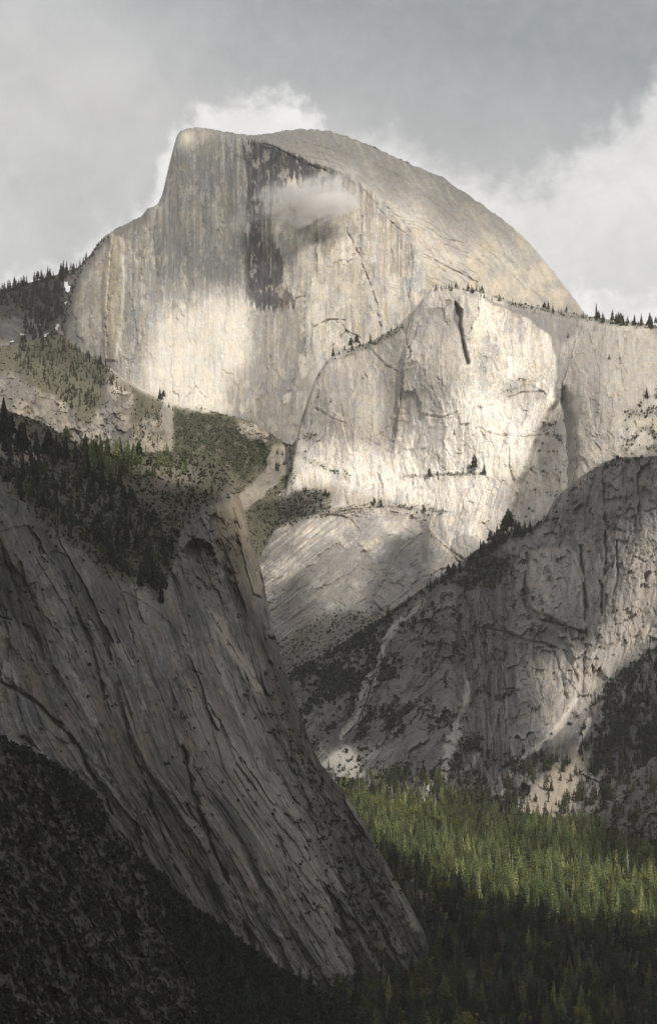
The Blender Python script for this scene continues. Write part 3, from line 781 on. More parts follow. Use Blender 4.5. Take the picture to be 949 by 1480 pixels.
spur = Relief('rock_hill', M_WALL, 'low blocky rock spur rising out of the forest at the right edge', 'rock spur',
              jag(lambda u: pl(u, SPUR_TOP), 3, 7, 81), lambda u: 1330 + 0 * u, 1.3, 1.3, 842, 1090, spur_fn, back=.5)

# ------------------------------------------------------------------ the big slabby cliff on the left
CLIFF_TOP = [(-40, 575), (0, 590), (25, 598), (60, 610), (90, 628), (120, 648), (150, 655), (180, 652), (215, 654), (250, 653), (280, 656), (302, 664), (318, 674), (330, 686), (340, 702), (348, 722),
             (356, 750), (364, 780), (374, 812), (380, 834), (384, 856), (392, 895), (402, 935), (412, 965), (424, 1003), (436, 1040), (448, 1072), (462, 1102), (480, 1125), (500, 1148), (520, 1180), (540, 1215),
             (560, 1250), (580, 1285), (596, 1315), (609, 1340), (616, 1356), (622, 1400), (635, 1500)]
cliff_tps = tps([(-40, 580, 3420), (0, 600, 3430), (100, 640, 3620), (200, 655, 3760), (300, 662, 3830), (330, 690, 3780), (0, 690, 3060), (70, 760, 3110), (150, 820, 3170), (240, 850, 3270), (290, 770, 3440), (340, 730, 3640), (378, 830, 3600),
                 (340, 850, 3440), (410, 960, 3480), (360, 980, 3300), (0, 900, 2880), (0, 1070, 2740), (120, 1140, 2780), (250, 1280, 2850), (150, 950, 2960), (300, 1100, 3000), (440, 1430, 2960), (500, 1150, 3340), (450, 1200, 3150),
                 (560, 1250, 3230), (610, 1345, 3120), (600, 1430, 3020), (520, 1480, 2950), (-40, 1100, 2700), (300, 1500, 2780), (0, 1500, 2500), (635, 1500, 2960)])


def cliff_fn(u, v, d):
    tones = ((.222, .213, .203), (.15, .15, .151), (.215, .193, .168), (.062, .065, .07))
    uw = u + 8 * fbm(u / 40, v / 50, 4, 711, .6); vw = v + 8 * fbm(u / 40, v / 40, 4, 712, .6)
    xe = plv(v, [(300, 600), (335, 690), (352, 735), (378, 830), (412, 960), (470, 1110), (540, 1215), (610, 1345), (690, 1480)])
    bend = 55 * ss(150, -20, u) * ss(700, 1150, v) + .12 * (380 - u) * ss(1000, 700, v)
    a = u - xe + bend; b = v + .25 * u
    disp, c, e = granite(u, v, a, b, 700, tones, (8, 330), (64, 800, 2.4), .8, .5, .95, .22, 2.0, 5, .75, .55, .75)
    Y = cliff_tps(u, v)
    ed, _ = ldist(u, v, CLIFF_TOP)
    k = np.clip(1 - ed / 16, 0, .99) * ss(600, 700, v); Y = Y + (1 - np.sqrt(1 - k * k)) * 34
    wa, wb = e['wa'], e['wb']
    # long leaning ribs and grooves
    rb = ridge(wa / 62, wb / 900, 3, 721); rb2 = ridge(wa / 24, wb / 520, 3, 722)
    body = ss(0, 40, v - pl(u, [(-40, 640), (60, 730), (150, 815), (235, 850), (265, 800), (320, 745), (350, 760)]))
    disp += body * (12 * rb + 3.5 * rb2)
    gro = ss(-.15, -.6, rb2) * body
    c = lerp(c, (.07, .072, .076), .35 * gro)
    bnd = fbm(wa / 30, wb / 340, 5, 725, .6); c = c * (1 + .5 * np.clip(bnd, -.7, .7) * body)[..., None]; c = c * (1 - .34 * body * ss(.06, .2, fbm(wa / 17, wb / 210, 5, 747, .55)) + .3 * body * ss(.08, .2, fbm(wa / 21, wb / 260, 5, 748, .55)))[..., None]
    fin = fbm(wa / 3.4, wb / 75, 4, 723, .65)
    blk = ss(.18, .3, fbm(wa / 7, wb / 150, 5, 726, .62)) * ss(-.15, .2, fbm(u / 70, v / 90, 3, 727)); wht = ss(.22, .3, fbm(wa / 10, wb / 120, 5, 728, .62))
    stk = body * (.15 + ss(-.1, .3, fbm(u / 60, v / 110, 4, 729)))
    c = c * (1 + .3 * fin * stk)[..., None]; disp += 1.2 * fin; c = lerp(c, (.05, .05, .054), .6 * blk * stk); c = lerp(c, (.36, .335, .305), .5 * wht * stk)
    q2 = slabs(fbm(wa / 26, wb / 300, 3, 724, .5) * 6, .10); disp += 2.0 * q2 * stk
    # dark joints along the flakes
    for pts, w, dep, col in (([(0, 985), (40, 1005), (75, 1040), (110, 1075), (150, 1145), (190, 1235)], 4.5, 18, .7), ([(0, 890), (40, 905), (55, 925)], 3, 12, .6), ([(30, 1065), (60, 1085)], 5, 16, .7), ([(180, 855), (215, 875), (245, 900), (262, 925)], 2, 6, .5),
                             ([(250, 985), (275, 966), (292, 975)], 2, 7, .6), ([(306, 1030), (318, 1043)], 3, 8, .7), ([(262, 1080), (285, 1160), (318, 1250), (352, 1330), (365, 1380)], 6, 22, .65), ([(340, 960), (380, 1040), (430, 1130), (470, 1220)], 4, 12, .5),
                             ([(300, 880), (340, 950), (375, 1020), (420, 1110), (460, 1190), (500, 1290)], 4, 10, .5), ([(170, 990), (190, 1080), (225, 1180), (262, 1270)], 4.5, 14, .55), ([(60, 790), (95, 850), (130, 930), (150, 1010)], 4, 12, .55), ([(110, 880), (135, 940), (160, 1030)], 4, 12, .5),
                             ([(0, 790), (20, 830), (30, 870)], 5, 14, .6), ([(470, 1260), (500, 1340), (520, 1420)], 4, 10, .5), ([(385, 1190), (405, 1215), (418, 1260)], 3, 12, .7), ([(545, 1300), (560, 1360), (580, 1410)], 4, 12, .5), ([(352, 970), (370, 1000), (395, 1010)], 3, 9, .5)):
        mm = joint(u, v, pts, w * 1.15); disp -= .75 * dep * mm; c = lerp(c, (.045, .046, .05), .85 * col * mm)
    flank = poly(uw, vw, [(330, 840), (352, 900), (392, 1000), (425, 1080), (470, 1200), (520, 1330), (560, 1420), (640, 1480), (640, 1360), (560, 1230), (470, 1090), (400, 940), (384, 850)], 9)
    c = c * (1 - .38 * flank)[..., None]  # shade of the right flank painted as darker rock
    teal = ss(.1, .3, fbm(wa / 22, wb / 70, 5, 745, .6)) * body * (1 - flank); c = lerp(c, (.075, .085, .09), .55 * teal)
    brn = ss(.08, .26, fbm(wa / 20, wb / 90, 5, 746, .6)) * body; c = lerp(c, (.26, .205, .15), .4 * brn)
    pale = poly(uw, vw, [(268, 985), (300, 1000), (340, 1070), (390, 1130), (440, 1230), (500, 1350), (505, 1400), (470, 1400), (400, 1270), (330, 1130), (280, 1050)], 14)
    c = lerp(c, (.36, .335, .30), .6 * pale * ss(-.35, .15, fin + .2))
    pale2 = poly(uw, vw, [(305, 880), (322, 895), (350, 945), (378, 985), (390, 1010), (372, 1000), (345, 965), (312, 915)], 4); c = lerp(c, (.46, .415, .35), .85 * pale2); disp += 5 * pale2
    pale3 = poly(uw, vw, [(556, 1250), (580, 1290), (608, 1342), (596, 1345), (572, 1300)], 5); c = lerp(c, (.38, .34, .295), .6 * pale3)
    # caves near the top corner, their shade darkened into the rock colour
    ua = u + 9 * fbm(u / 14, v / 14, 5, 731, .62); va = v + 9 * fbm(u / 14, v / 14, 5, 732, .62)
    cave = poly(ua, va, [(264, 800), (267, 789), (277, 782), (292, 782), (304, 788), (311, 801), (312, 822), (304, 828), (292, 814), (276, 810)], 1.5)
    dk = ss(824, 792, v)
    f1, f2, cid = worley(ua / 8, va / 10, 737); disp += poly(u, v, [(255, 770), (320, 735), (350, 760), (345, 860), (270, 840)], 8) * 14 * (cid - .5); disp -= 34 * cave * (.35 + .65 * dk); c = lerp(c, (.07, .068, .067), .75 * cave * (.3 + .7 * dk))
    brow = joint(u, v, [(262, 796), (268, 784), (280, 778), (298, 779), (312, 792), (318, 815)], 3.5); disp += 12 * brow
    cave2 = poly(ua, va, [(302, 750), (310, 742), (322, 750), (326, 768), (316, 772), (304, 764)], 3)
    disp -= 24 * cave2 * ss(775, 750, v); c = lerp(c, (.07, .068, .067), .7 * cave2)
    for pts_, dd in (([(330, 775), (345, 782), (350, 800), (338, 806), (328, 792)], 14), ([(335, 850), (344, 858), (345, 880), (338, 876)], 12), ([(325, 790), (322, 830), (330, 870), (336, 868), (330, 820)], 12)):
        cz = poly(ua, va, pts_, 3); disp -= dd * cz; c = lerp(c, (.07, .07, .07), .6 * cz)
    nose = poly(uw, vw, [(305, 735), (345, 715), (378, 830), (410, 960), (375, 920), (340, 860), (320, 800)], 8)
    f1, f2, cid = worley((a) / 9, v / 46, 733); disp += nose * 16 * (cid - .5); c = c * (1 + nose * .5 * (cid - .5))[..., None]
    c = lerp(c, (.40, .31, .205), .6 * nose * ss(880, 760, v)); c = lerp(c, (.15, .14, .13), .5 * nose * ss(850, 930, v))  # warm sunlight painted on the upper nose; rock darker below
    # upper left: cool stained crags
    cra = poly(uw, vw, [(-40, 690), (40, 700), (90, 790), (150, 850), (170, 930), (60, 880), (-40, 900)], 25)
    f1, f2, cid = worley(uw / 15, vw / 24, 734); disp += cra * 12 * (cid - .5); c = lerp(c, (.10, .11, .115), .4 * cra * (cid < .45))
    # shelf on top
    soil = ss(14, -20, v + 26 * fbm(u / 24, v / 24, 5, 749, .6) - pl(u + 14 * e['lump'], [(-40, 660), (0, 690), (60, 760), (120, 810), (170, 835), (228, 862), (250, 840), (262, 760), (300, 735), (340, 720), (360, 740)]))
    bare = blob(u, v, 245, 690, 34, 16) * .8 + .9 * poly(uw, vw, [(-40, 585), (10, 605), (60, 650), (60, 680), (-40, 640)], 10) + .8 * ss(325, 345, u)
    n6 = fbm(u / 13, v / 13, 4, 741, .6); fine_ = e['fine']
    c = lerp(c, (.085, .075, .045), .85 * soil * (1 - .7 * np.clip(bare, 0, 1)))
    c = lerp(c, (.42, .35, .26), .5 * soil * np.clip(bare, 0, 1))
    disp = disp * (1 - .5 * soil)
    # plants in the joints
    jn = fbm(wa / 9, wb / 60, 4, 742, .6)
    vegj = ss(.25, .32, n6 * .8 + .5 * jn + .14 * ss(330, 520, u) * ss(900, 1100, v)) * (ss(-.1, -.5, rb) * .7 + .3) * body
    vegr = .55 * poly(uw, vw, [(395, 1000), (440, 1080), (520, 1210), (560, 1300), (540, 1380), (490, 1280), (430, 1150), (390, 1060)], 16) * ss(.08, .16, n6 + .2 * fine_)
    bot = ss(0, 50, v - pl(u, [(0, 1500), (300, 1440), (430, 1400), (520, 1400), (600, 1390), (640, 1380)])) * .8
    veg = np.clip(soil * (.45 + .5 * ss(-.15, .2, n6)) * (1 - .6 * np.clip(bare, 0, 1)) + (vegj * .8 + vegr) * body + bot, 0, 1)
    c = lerp(c, (.045, .05, .032), .6 * np.clip(veg - soil, 0, 1))
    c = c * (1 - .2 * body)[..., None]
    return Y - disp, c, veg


cliff = Relief('left_mountain', M_SLAB, 'huge shaded granite cliff with slabs leaning down to the right and a wooded shelf on top', 'cliff',
               jag(lambda u: pl(u, CLIFF_TOP), 2.2, 9, 91), lambda u: pl(u, [(-40, 1240), (100, 1300), (300, 1470), (400, 1530), (640, 1560)]), 1.1, 1.1, -110, 640, cliff_fn, back=.8)

# ------------------------------------------------------------------ dark brushy hill, lower left
HILL_TOP = [(-160, 1010), (-60, 1040), (0, 1066), (25, 1078), (60, 1094), (95, 1112), (128, 1136), (150, 1162), (158, 1188), (185, 1222), (205, 1240), (235, 1262), (258, 1290), (290, 1318), (330, 1348), (365, 1372), (400, 1398),
            (440, 1420), (480, 1446), (520, 1474), (560, 1500), (620, 1530)]
hill_tps = tps([(-60, 1050, 1900), (0, 1066, 1920), (150, 1170, 2020), (250, 1280, 2120), (400, 1400, 2270), (520, 1475, 2350), (0, 1250, 1620), (150, 1350, 1750), (0, 1480, 1380), (250, 1480, 1800), (400, 1500, 2080), (150, 1540, 1550), (0, 1560, 1300), (620, 1560, 2300)])


def hill_fn(u, v, d):
    disp, c, e = granite(u, v, u - .4 * v, v + .3 * u, 800, ((.16, .14, .12), (.12, .112, .105), (.17, .13, .095), (.07, .068, .068)), (7, 60), (40, 90, 2.6), 1.5, 1.2, 1.3, .25, 1.6, 1.8)
    disp += 22 * ridge((u - .4 * v) / 90, (v + .3 * u) / 220, 5, 811)
    k = np.clip(1 - d / 20, 0, .99)
    n6 = fbm(u / 36, v / 30, 5, 812, .6)
    gul = poly(u + 20 * n6, v + 10 * n6, [(205, 1250), (260, 1290), (420, 1400), (560, 1500), (560, 1560), (380, 1560), (300, 1480), (270, 1390), (240, 1310)], 16)
    crest = ss(26, 6, d) * ss(150, 100, u) + poly(u, v, [(60, 1090), (130, 1138), (155, 1180), (160, 1220), (110, 1180), (70, 1130)], 8)
    veg = np.clip(ss(-.35, .4, n6 + 1.1 * fbm(u / 9, v / 7, 5, 813, .65)) * .62 + gul + .6 * crest, 0, 1)
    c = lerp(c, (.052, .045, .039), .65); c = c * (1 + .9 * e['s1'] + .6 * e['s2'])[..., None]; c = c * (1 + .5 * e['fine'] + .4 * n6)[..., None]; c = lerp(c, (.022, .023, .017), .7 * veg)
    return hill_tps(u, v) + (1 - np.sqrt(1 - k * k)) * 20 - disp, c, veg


hill = Relief('brush_hill', M_HILL, 'dark brush-covered hillside in deep shade at the lower left', 'hill',
              jag(lambda u: pl(u, HILL_TOP), 2, 10, 101), lambda u: 1600 + 0 * u, 1.5, 1.5, -160, 620, hill_fn, back=.4)


# ------------------------------------------------------------------ valley floor
def ground_z(x, y):
    xl = 130 - (y - 3300) * .03
    z = 10 * fbm(x / 300, y / 300, 3, 901) + 3 * fbm(x / 60, y / 60, 3, 902)
    z = z + 40 * ss(160, -120, x - xl) * ss(3150, 3700, y) * ss(5600, 4700, y)
    z = z - 14 * ss(3200, 2900, y)
    # rises gently to the foot of the right-hand wall
    wl = pl(y, [(4200, 700), (4800, 560), (5300, 430), (5700, 250), (6250, 20), (6800, -150)])
    z = z - 8 * ss(-420, 20, x - wl) * ss(4300, 5000, y)
    return z


gx = np.r_[np.linspace(-30000, -1800, 16), np.linspace(-1500, 1500, 240), np.linspace(1800, 30000, 16)]
gy = np.r_[np.linspace(-20000, 800, 14), np.linspace(1000, 7600, 420), np.linspace(8200, 45000, 16)]
GX, GY = np.meshgrid(gx, gy)
GZ = ground_z(GX, GY)
gidx = np.arange(GX.size).reshape(GX.shape)
GF = np.stack([gidx[:-1, :-1], gidx[:-1, 1:], gidx[1:, 1:], gidx[1:, :-1]], -1).reshape(-1, 4)
gt = lerp(np.zeros(GX.shape + (3,), f32) + np.array((.03, .03, .018), f32), (.16, .13, .085), ss(.1, .4, fbm(GX / 90, GY / 90, 4, 903)))
ground = link_obj('ground', mesh_np('ground', np.stack([GX, GY, GZ], -1).reshape(-1, 3), GF, M_SOIL, gt.reshape(-1, 3)), kind='structure', label='forest floor of the deep valley', category='ground')
SHADE_SURF.append(np.stack([GX, GY, GZ + 25], -1)[14:434:3, 16:256:3])

# ------------------------------------------------------------------ added cloud sheet out of view: density shaped to lay patches of shade
def shade_at(u, v):
    """How much sun the added cloud sheet should keep from the ground seen at u, v."""
    n1 = fbm(u / 60, v / 60, 5, 1201, .55); n2 = fbm(u / 22, v / 22, 4, 1202, .55)
    uw = u + 16 * n1 + 5 * n2; vw = v + 16 * fbm(u / 60, v / 60, 5, 1203) + 5 * fbm(u / 20, v / 20, 3, 1204)
    s = np.full(u.shape, .05)

    def put(val, m):
        nonlocal s
        s = s + (val - s) * np.clip(m, 0, 1)
    # dome
    put(.72, poly(uw, vw, [(215, 150), (700, 150), (760, 340), (640, 330), (600, 290), (520, 300), (440, 330), (430, 410), (345, 425), (290, 400), (225, 420), (190, 400), (200, 330)], 44))
    put(.5, poly(uw, vw, [(370, 430), (450, 420), (460, 560), (440, 660), (340, 620), (365, 520)], 18))
    put(.25, blob(u, v, 268, 205, 20, 18)); put(.08, poly(uw, vw, [(440, 320), (600, 300), (620, 430), (560, 500), (440, 480)], 30))
    put(.05, poly(uw, vw, [(220, 470), (300, 440), (362, 440), (362, 540), (320, 600), (200, 570)], 34))
    put(.18, poly(uw, vw, [(80, 380), (150, 420), (190, 500), (150, 520), (80, 480)], 20))
    put(.9, poly(uw, vw, [(-60, 360), (88, 380), (96, 440), (95, 480), (70, 510), (-60, 510)], 8))
    # slopes
    put(.42, poly(uw, vw, [(-60, 505), (90, 490), (230, 570), (250, 600), (250, 660), (-60, 660)], 10))
    put(.8, poly(uw, vw, [(30, 490), (110, 490), (170, 540), (150, 560), (60, 520)], 10))
    put(.6, poly(uw, vw, [(255, 600), (320, 600), (345, 620), (430, 640), (430, 690), (360, 720), (310, 690), (250, 660)], 10))
    put(.9, poly(uw, vw, [(355, 730), (420, 705), (480, 712), (482, 740), (400, 765), (355, 770)], 6))
    # middle cliffs
    put(.24, poly(uw, vw, [(440, 600), (480, 500), (600, 430), (660, 410), (665, 560), (600, 590), (560, 650), (480, 640)], 18))
    put(.28, poly(uw, vw, [(800, 450), (1000, 455), (1000, 660), (900, 660), (830, 700), (815, 560)], 16))
    put(.75, poly(uw, vw, [(780, 600), (830, 600), (830, 720), (700, 800), (740, 700)], 12))
    put(.88, poly(uw, vw, [(372, 880), (450, 800), (520, 830), (570, 770), (625, 770), (628, 850), (560, 890), (420, 980), (380, 960)], 12))
    put(.35, poly(uw, vw, [(440, 810), (500, 770), (545, 800), (520, 870), (460, 880)], 14))
    put(.6, poly(uw, vw, [(355, 770), (420, 755), (440, 790), (380, 860), (355, 820)], 10))
    # right mountainside
    wall = poly(u, v, [(380, 1010), (425, 968), (520, 912), (602, 856), (642, 828), (735, 768), (790, 742), (835, 692), (890, 661), (1010, 655), (1010, 1140), (800, 1150), (640, 1140), (500, 1110), (440, 1080)], 4)
    put(1., wall)
    put(.12, wall * poly(uw, vw, [(770, 960), (830, 940), (880, 900), (870, 790), (949, 720), (1010, 720), (1010, 900), (900, 960), (830, 1060), (780, 1070)], 24))
    put(.6, wall * blob(u, v, 800, 840, 50, 55))
    put(.0, wall * blob(u, v, 830, 1000, 45, 40))
    # valley: lit band
    put(.55, poly(uw, vw, [(440, 1075), (540, 1110), (650, 1130), (1010, 1110), (1010, 1260), (640, 1220), (500, 1160)], 8))
    put(.04, poly(u + 6 * n1, v + 6 * n1, [(452, 1080), (535, 1085), (530, 1128), (640, 1130), (640, 1165), (560, 1180), (490, 1150)], 8))
    put(.97, poly(u, v, [(840, 1256), (853, 1222), (876, 1164), (940, 1098), (1030, 1060), (1030, 1262)], 5))
    put(.25, poly(uw, vw, [(745, 1120), (845, 1110), (850, 1200), (770, 1200)], 10))
    band = poly(u + 6 * n1, v + 9 * n2, [(500, 1168), (620, 1190), (750, 1215), (870, 1232), (1030, 1262), (1030, 1345), (949, 1316), (800, 1290), (700, 1276), (600, 1228), (520, 1180)], 6)
    put(.0, band)
    put(.0, blob(u, v, 455, 285, 60, 42))
    put(1., poly(u + 6 * n1, v + 9 * n2, [(440, 1120), (520, 1186), (600, 1238), (700, 1286), (800, 1300), (949, 1328), (1060, 1350), (1060, 1700), (300, 1700), (400, 1300)], 7))
    # left cliff and the near hill
    cl = poly(u, v, [(-80, 590), (60, 612), (120, 648), (250, 655), (300, 664), (334, 700), (350, 760), (362, 850), (392, 940), (430, 1040), (480, 1125), (610, 1345), (640, 1600), (-80, 1600)], 6)
    put(.97, cl)
    put(.22, poly(uw, vw, [(150, 640), (300, 650), (335, 690), (355, 760), (378, 830), (362, 820), (330, 720), (260, 690), (160, 680)], 7))
    put(.90, cl * blob(u, v, 360, 1080, 110, 200, -28))
    put(1., poly(u, v, [(-80, 1060), (60, 1090), (160, 1180), (260, 1280), (420, 1400), (560, 1490), (560, 1700), (-80, 1700)], 10))
    return np.clip(s, 0, 1)


bv, bf, off = [], [], 0
for S in SHADE_SURF:
    h_, w_ = S.shape[:2]
    ii = np.arange(h_ * w_).reshape(h_, w_) + off
    bv.append(S.reshape(-1, 3)); off += h_ * w_
    bf.append(np.stack([ii[:-1, :-1], ii[1:, :-1], ii[1:, 1:], ii[:-1, 1:]], -1).reshape(-1, 4))
bv = np.concatenate(bv); bf = np.concatenate(bf)
BVH = BVHTree.FromPolygons(bv.tolist(), bf.tolist())
CH = 4300.0
inview = (np.abs(bv[:, 0]) < .17 * bv[:, 1]) & (bv[:, 1] > 1200) & (bv[:, 1] < 9600) & (bv[:, 2] > -80)
tt = (CH - bv[inview, 2]) / SUND[2]
cx_, cy_ = bv[inview, 0] + SUND[0] * tt, bv[inview, 1] + SUND[1] * tt
CGX, CGY = np.meshgrid(np.arange(cx_.min() - 150, cx_.max() + 150, 16.), np.arange(cy_.min() - 150, cy_.max() + 150, 16.))
dirv = Vector(tuple(-SUND)); hu = np.full(CGX.size, np.nan); hv = np.full(CGX.size, np.nan)
for i, (x, y) in enumerate(zip(CGX.ravel(), CGY.ravel())):
    hit = BVH.ray_cast(Vector((x, y, CH)), dirv)[0]
    if hit is not None and hit.y > 900:
        hu[i], hv[i] = to_uv(hit.x, hit.y, hit.z)
ok = np.isfinite(hu) & (np.abs(np.nan_to_num(hu) - 474) < 640) & (np.nan_to_num(hv) < 1750) & (np.nan_to_num(hv) > 100)
den = np.full(CGX.size, .7); den[ok] = shade_at(hu[ok], hv[ok]); den = den.reshape(CGX.shape)
for _ in range(1):
    p_ = np.pad(den, 1, mode='edge'); den = (p_[:-2, 1:-1] + p_[2:, 1:-1] + p_[1:-1, :-2] + p_[1:-1, 2:] + 2 * den) / 6
CZ = CH + 60 * fbm(CGX / 400, CGY / 400, 4, 1301)
cg = np.arange(CGX.size).reshape(CGX.shape)
cf = np.stack([cg[:-1, :-1], cg[:-1, 1:], cg[1:, 1:], cg[1:, :-1]], -1).reshape(-1, 4)
m_cl, n = new_mat('shade_cloud_sheet')
a = n.new('ShaderNodeAttribute', attribute_name='shade')
tr = n.new('ShaderNodeBsdfTransparent'); df = n.new('ShaderNodeBsdfDiffuse'); tl = n.new('ShaderNodeBsdfTranslucent')
df.inputs[0].default_value = (.8, .8, .8, 1); tl.inputs[0].default_value = (.4, .4, .42, 1)
ad = n.new('ShaderNodeMixShader'); ad.inputs[0].default_value = .5; n.link(df.outputs[0], ad.inputs[1]); n.link(tl.outputs[0], ad.inputs[2])
mx = n.new('ShaderNodeMixShader'); n.link(a.outputs['Fac'], mx.inputs[0]); n.link(tr.outputs[0], mx.inputs[1]); n.link(ad.outputs[0], mx.inputs[2])
o_ = n.new('ShaderNodeOutputMaterial'); n.link(mx.outputs[0], o_.inputs['Surface'])
link_obj('shade_clouds', mesh_np('shade_clouds', np.stack([CGX, CGY, CZ], -1).reshape(-1, 3), cf, m_cl, shade=den.ravel()), kind='stuff', label='unseen cloud sheet added above the valley, shaped to throw patches of shade', category='shade_clouds')


# ------------------------------------------------------------------ trees
def conifer(seed, n=80, R=.17, base=.12, droop=.5, cross=True, gap=0., prof=.85):
    """Unit-height conifer crown: drooping sprays around the stem, unequal and with gaps. Returns V, F."""
    r = np.random.default_rng(seed)
    V, F = [], []
    for k in range(n):
        t = (k + r.random()) / n
        h = base + (1 - base) * (1 - (1 - t) ** 1.15) * .985
        if gap and r.random() < gap: continue
        rad = R * ((1 - h) / (1 - base)) ** prof * (.62 + .55 * r.random()) + .012
        a = k * 2.39996 + r.random() * .9
        ca, sa = math.cos(a), math.sin(a)
        zt = h - rad * droop * (.5 + r.random()); zm = h - rad * droop * .2 + .012
        w = rad * (.34 + .2 * r.random()) + .006
        tip = (ca * rad, sa * rad, zt); mid = (ca * rad * .55, sa * rad * .55, zm)
        i = len(V)
        V += [(0, 0, h + .02), (mid[0] - sa * w, mid[1] + ca * w, mid[2] - .012), tip, (mid[0] + sa * w, mid[1] - ca * w, mid[2] - .012)]
        F.append((i, i + 1, i + 2, i + 3))
        if cross:
            i = len(V)
            V += [(ca * rad * .1, sa * rad * .1, h + .012), (mid[0], mid[1], zm + w * .35), (tip[0], tip[1], tip[2] - .004), (mid[0], mid[1], zm - w * .9)]
            F.append((i, i + 1, i + 2, i + 3))
    i = len(V)
    V += [(.006, 0, .95), (0, .006, .95), (-.006, 0, .95), (0, 0, 1.02)]; F.append((i, i + 1, i + 2, i + 3))
    return np.array(V, f32), np.array(F, np.int32)


def rounded_crown(seed, n=150):
    """Unit-height broadleaf crown: leaf clumps around a few limbs."""
    r = np.random.default_rng(seed); V, F = [], []
    lobes = [(.0, .0, .62, .3)] + [(.24 * math.cos(a), .24 * math.sin(a), .45 + .3 * r.random(), .2 + .08 * r.random()) for a in r.random(6) * 6.28]
    for k in range(n):
        lx, ly, lz, lr = lobes[r.integers(len(lobes))]
        d = r.normal(size=3); d /= np.linalg.norm(d)
        p = np.array((lx, ly, lz)) + d * lr * (.7 + .35 * r.random())
        t1 = np.cross(d, r.normal(size=3)); t1 /= np.linalg.norm(t1); t2 = np.cross(d, t1) + .5 * d * r.normal()
        s = .05 + .04 * r.random(); i = len(V)
        V += [p - t1 * s, p - t2 * s, p + t1 * s, p + t2 * s]; F.append((i, i + 1, i + 2, i + 3))
    return np.array(V, f32), np.array(F, np.int32)


def trunk(r0=.016, h=.96, seed=0, limbs=0):
    r = np.random.default_rng(seed); V, F = [], []

    def tube(p, q, a, b, k=5):
        p, q = np.array(p), np.array(q); d = (q - p) / np.linalg.norm(q - p)
        e = np.cross(d, (0, 1, 0) if abs(d[2]) > .7 else (0, 0, 1)); e /= np.linalg.norm(e); g = np.cross(d, e)
        i = len(V)
        for c, rr in ((p, a), (q, b)):
            for j in range(k):
                t = 2 * math.pi * j / k; V.append(tuple(c + (e * math.cos(t) + g * math.sin(t)) * rr))
        for j in range(k): F.append((i + j, i + (j + 1) % k, i + k + (j + 1) % k, i + k + j))
    tube((0, 0, -.06), (.006, .004, .45), r0, r0 * .65); tube((.006, .004, .45), (0, 0, h), r0 * .65, r0 * .12)
    for k in range(limbs):
        a = r.random() * 6.28; z = .3 + .5 * r.random(); L = .06 + .12 * r.random() * (1 - z)
        tube((0, 0, z), (L * math.cos(a), L * math.sin(a), z + .03), r0 * .35, r0 * .1, 4)
    return np.array(V, f32), np.array(F, np.int32)


def merge(name, proto, P, Ht, Wd, rot, sh, mat):
    """One mesh of many copies of the prototypes; proto index k, position P, height Ht, girth Wd."""
    VV, FF, SS, o = [], [], [], 0
    k = np.arange(len(P)) % len(proto)
    for j, (V, F) in enumerate(proto):
        m = np.where(k == j)[0]
        if not len(m): continue
        c, s = np.cos(rot[m])[:, None], np.sin(rot[m])[:, None]
        x = (V[None, :, 0] * c - V[None, :, 1] * s) * (Ht * Wd)[m][:, None]; y = (V[None, :, 0] * s + V[None, :, 1] * c) * (Ht * Wd)[m][:, None]
        z = V[None, :, 2] * Ht[m][:, None]
        Q = np.stack([x, y, z], -1) + P[m][:, None]
        VV.append(Q.reshape(-1, 3)); FF.append((F[None] + (np.arange(len(m)) * len(V))[:, None, None] + o).reshape(-1, 4)); o += len(m) * len(V)
        SS.append(np.repeat(sh[m], len(V)))
    return mesh_np(name, np.concatenate(VV), np.concatenate(FF), mat, shade=np.concatenate(SS))


FORMS = [('slender', conifer(1, 110, .14, .08, .6), 0), ('full', conifer(2, 130, .22, .07, .45), 0), ('ragged', conifer(3, 90, .2, .22, .4, True, .2), 1), ('spire-topped', conifer(4, 120, .18, .05, .7, True, .05, 1.1), 0),
         ('open-crowned', conifer(5, 70, .24, .38, .15, True, .15, .6), 1)]
TRUNKS = [trunk(.014, .97, 1), trunk(.017, .97, 2), trunk(.016, .98, 3, 5), trunk(.014, .97, 4), trunk(.017, .97, 5, 6)]
SMALL = [conifer(20 + i, 50, (.15, .2, .24, .17, .22)[i], (.06, .1, .16, .05, .2)[i], (.6, .5, .3, .7, .2)[i], True, .06, (.9, .85, .6, 1.1, .55)[i]) for i in range(5)]
TREES = []               # zone, u, v, x, y, z, height, tone


def add_tree(zone, p, h, tone):
    u, v = to_uv(*p); TREES.append((zone, float(u), float(v), float(p[0]), float(p[1]), float(p[2]), h, tone))


def scatter(zone, rel, pts, n, px, tone, seed, jit=0):
    """n trees inside a polygon of the survey, px tall seen from the viewpoint."""
    r = np.random.default_rng(seed); P = np.array(pts, float); lo, hi = P.min(0), P.max(0); k = 0; tries = 0
    while k < n and tries < n * 60:
        tries += 1
        q = lo + (hi - lo) * r.random(2)
        if poly(np.array([q[0]]), np.array([q[1]]), pts, .5)[0] < .5: continue
        p = rel.point(np.array([q[0]]), np.array([q[1]]))[0]
        add_tree(zone, p, (px[0] + (px[1] - px[0]) * r.random() ** 1.4) * p[1] / FPX, tone); k += 1


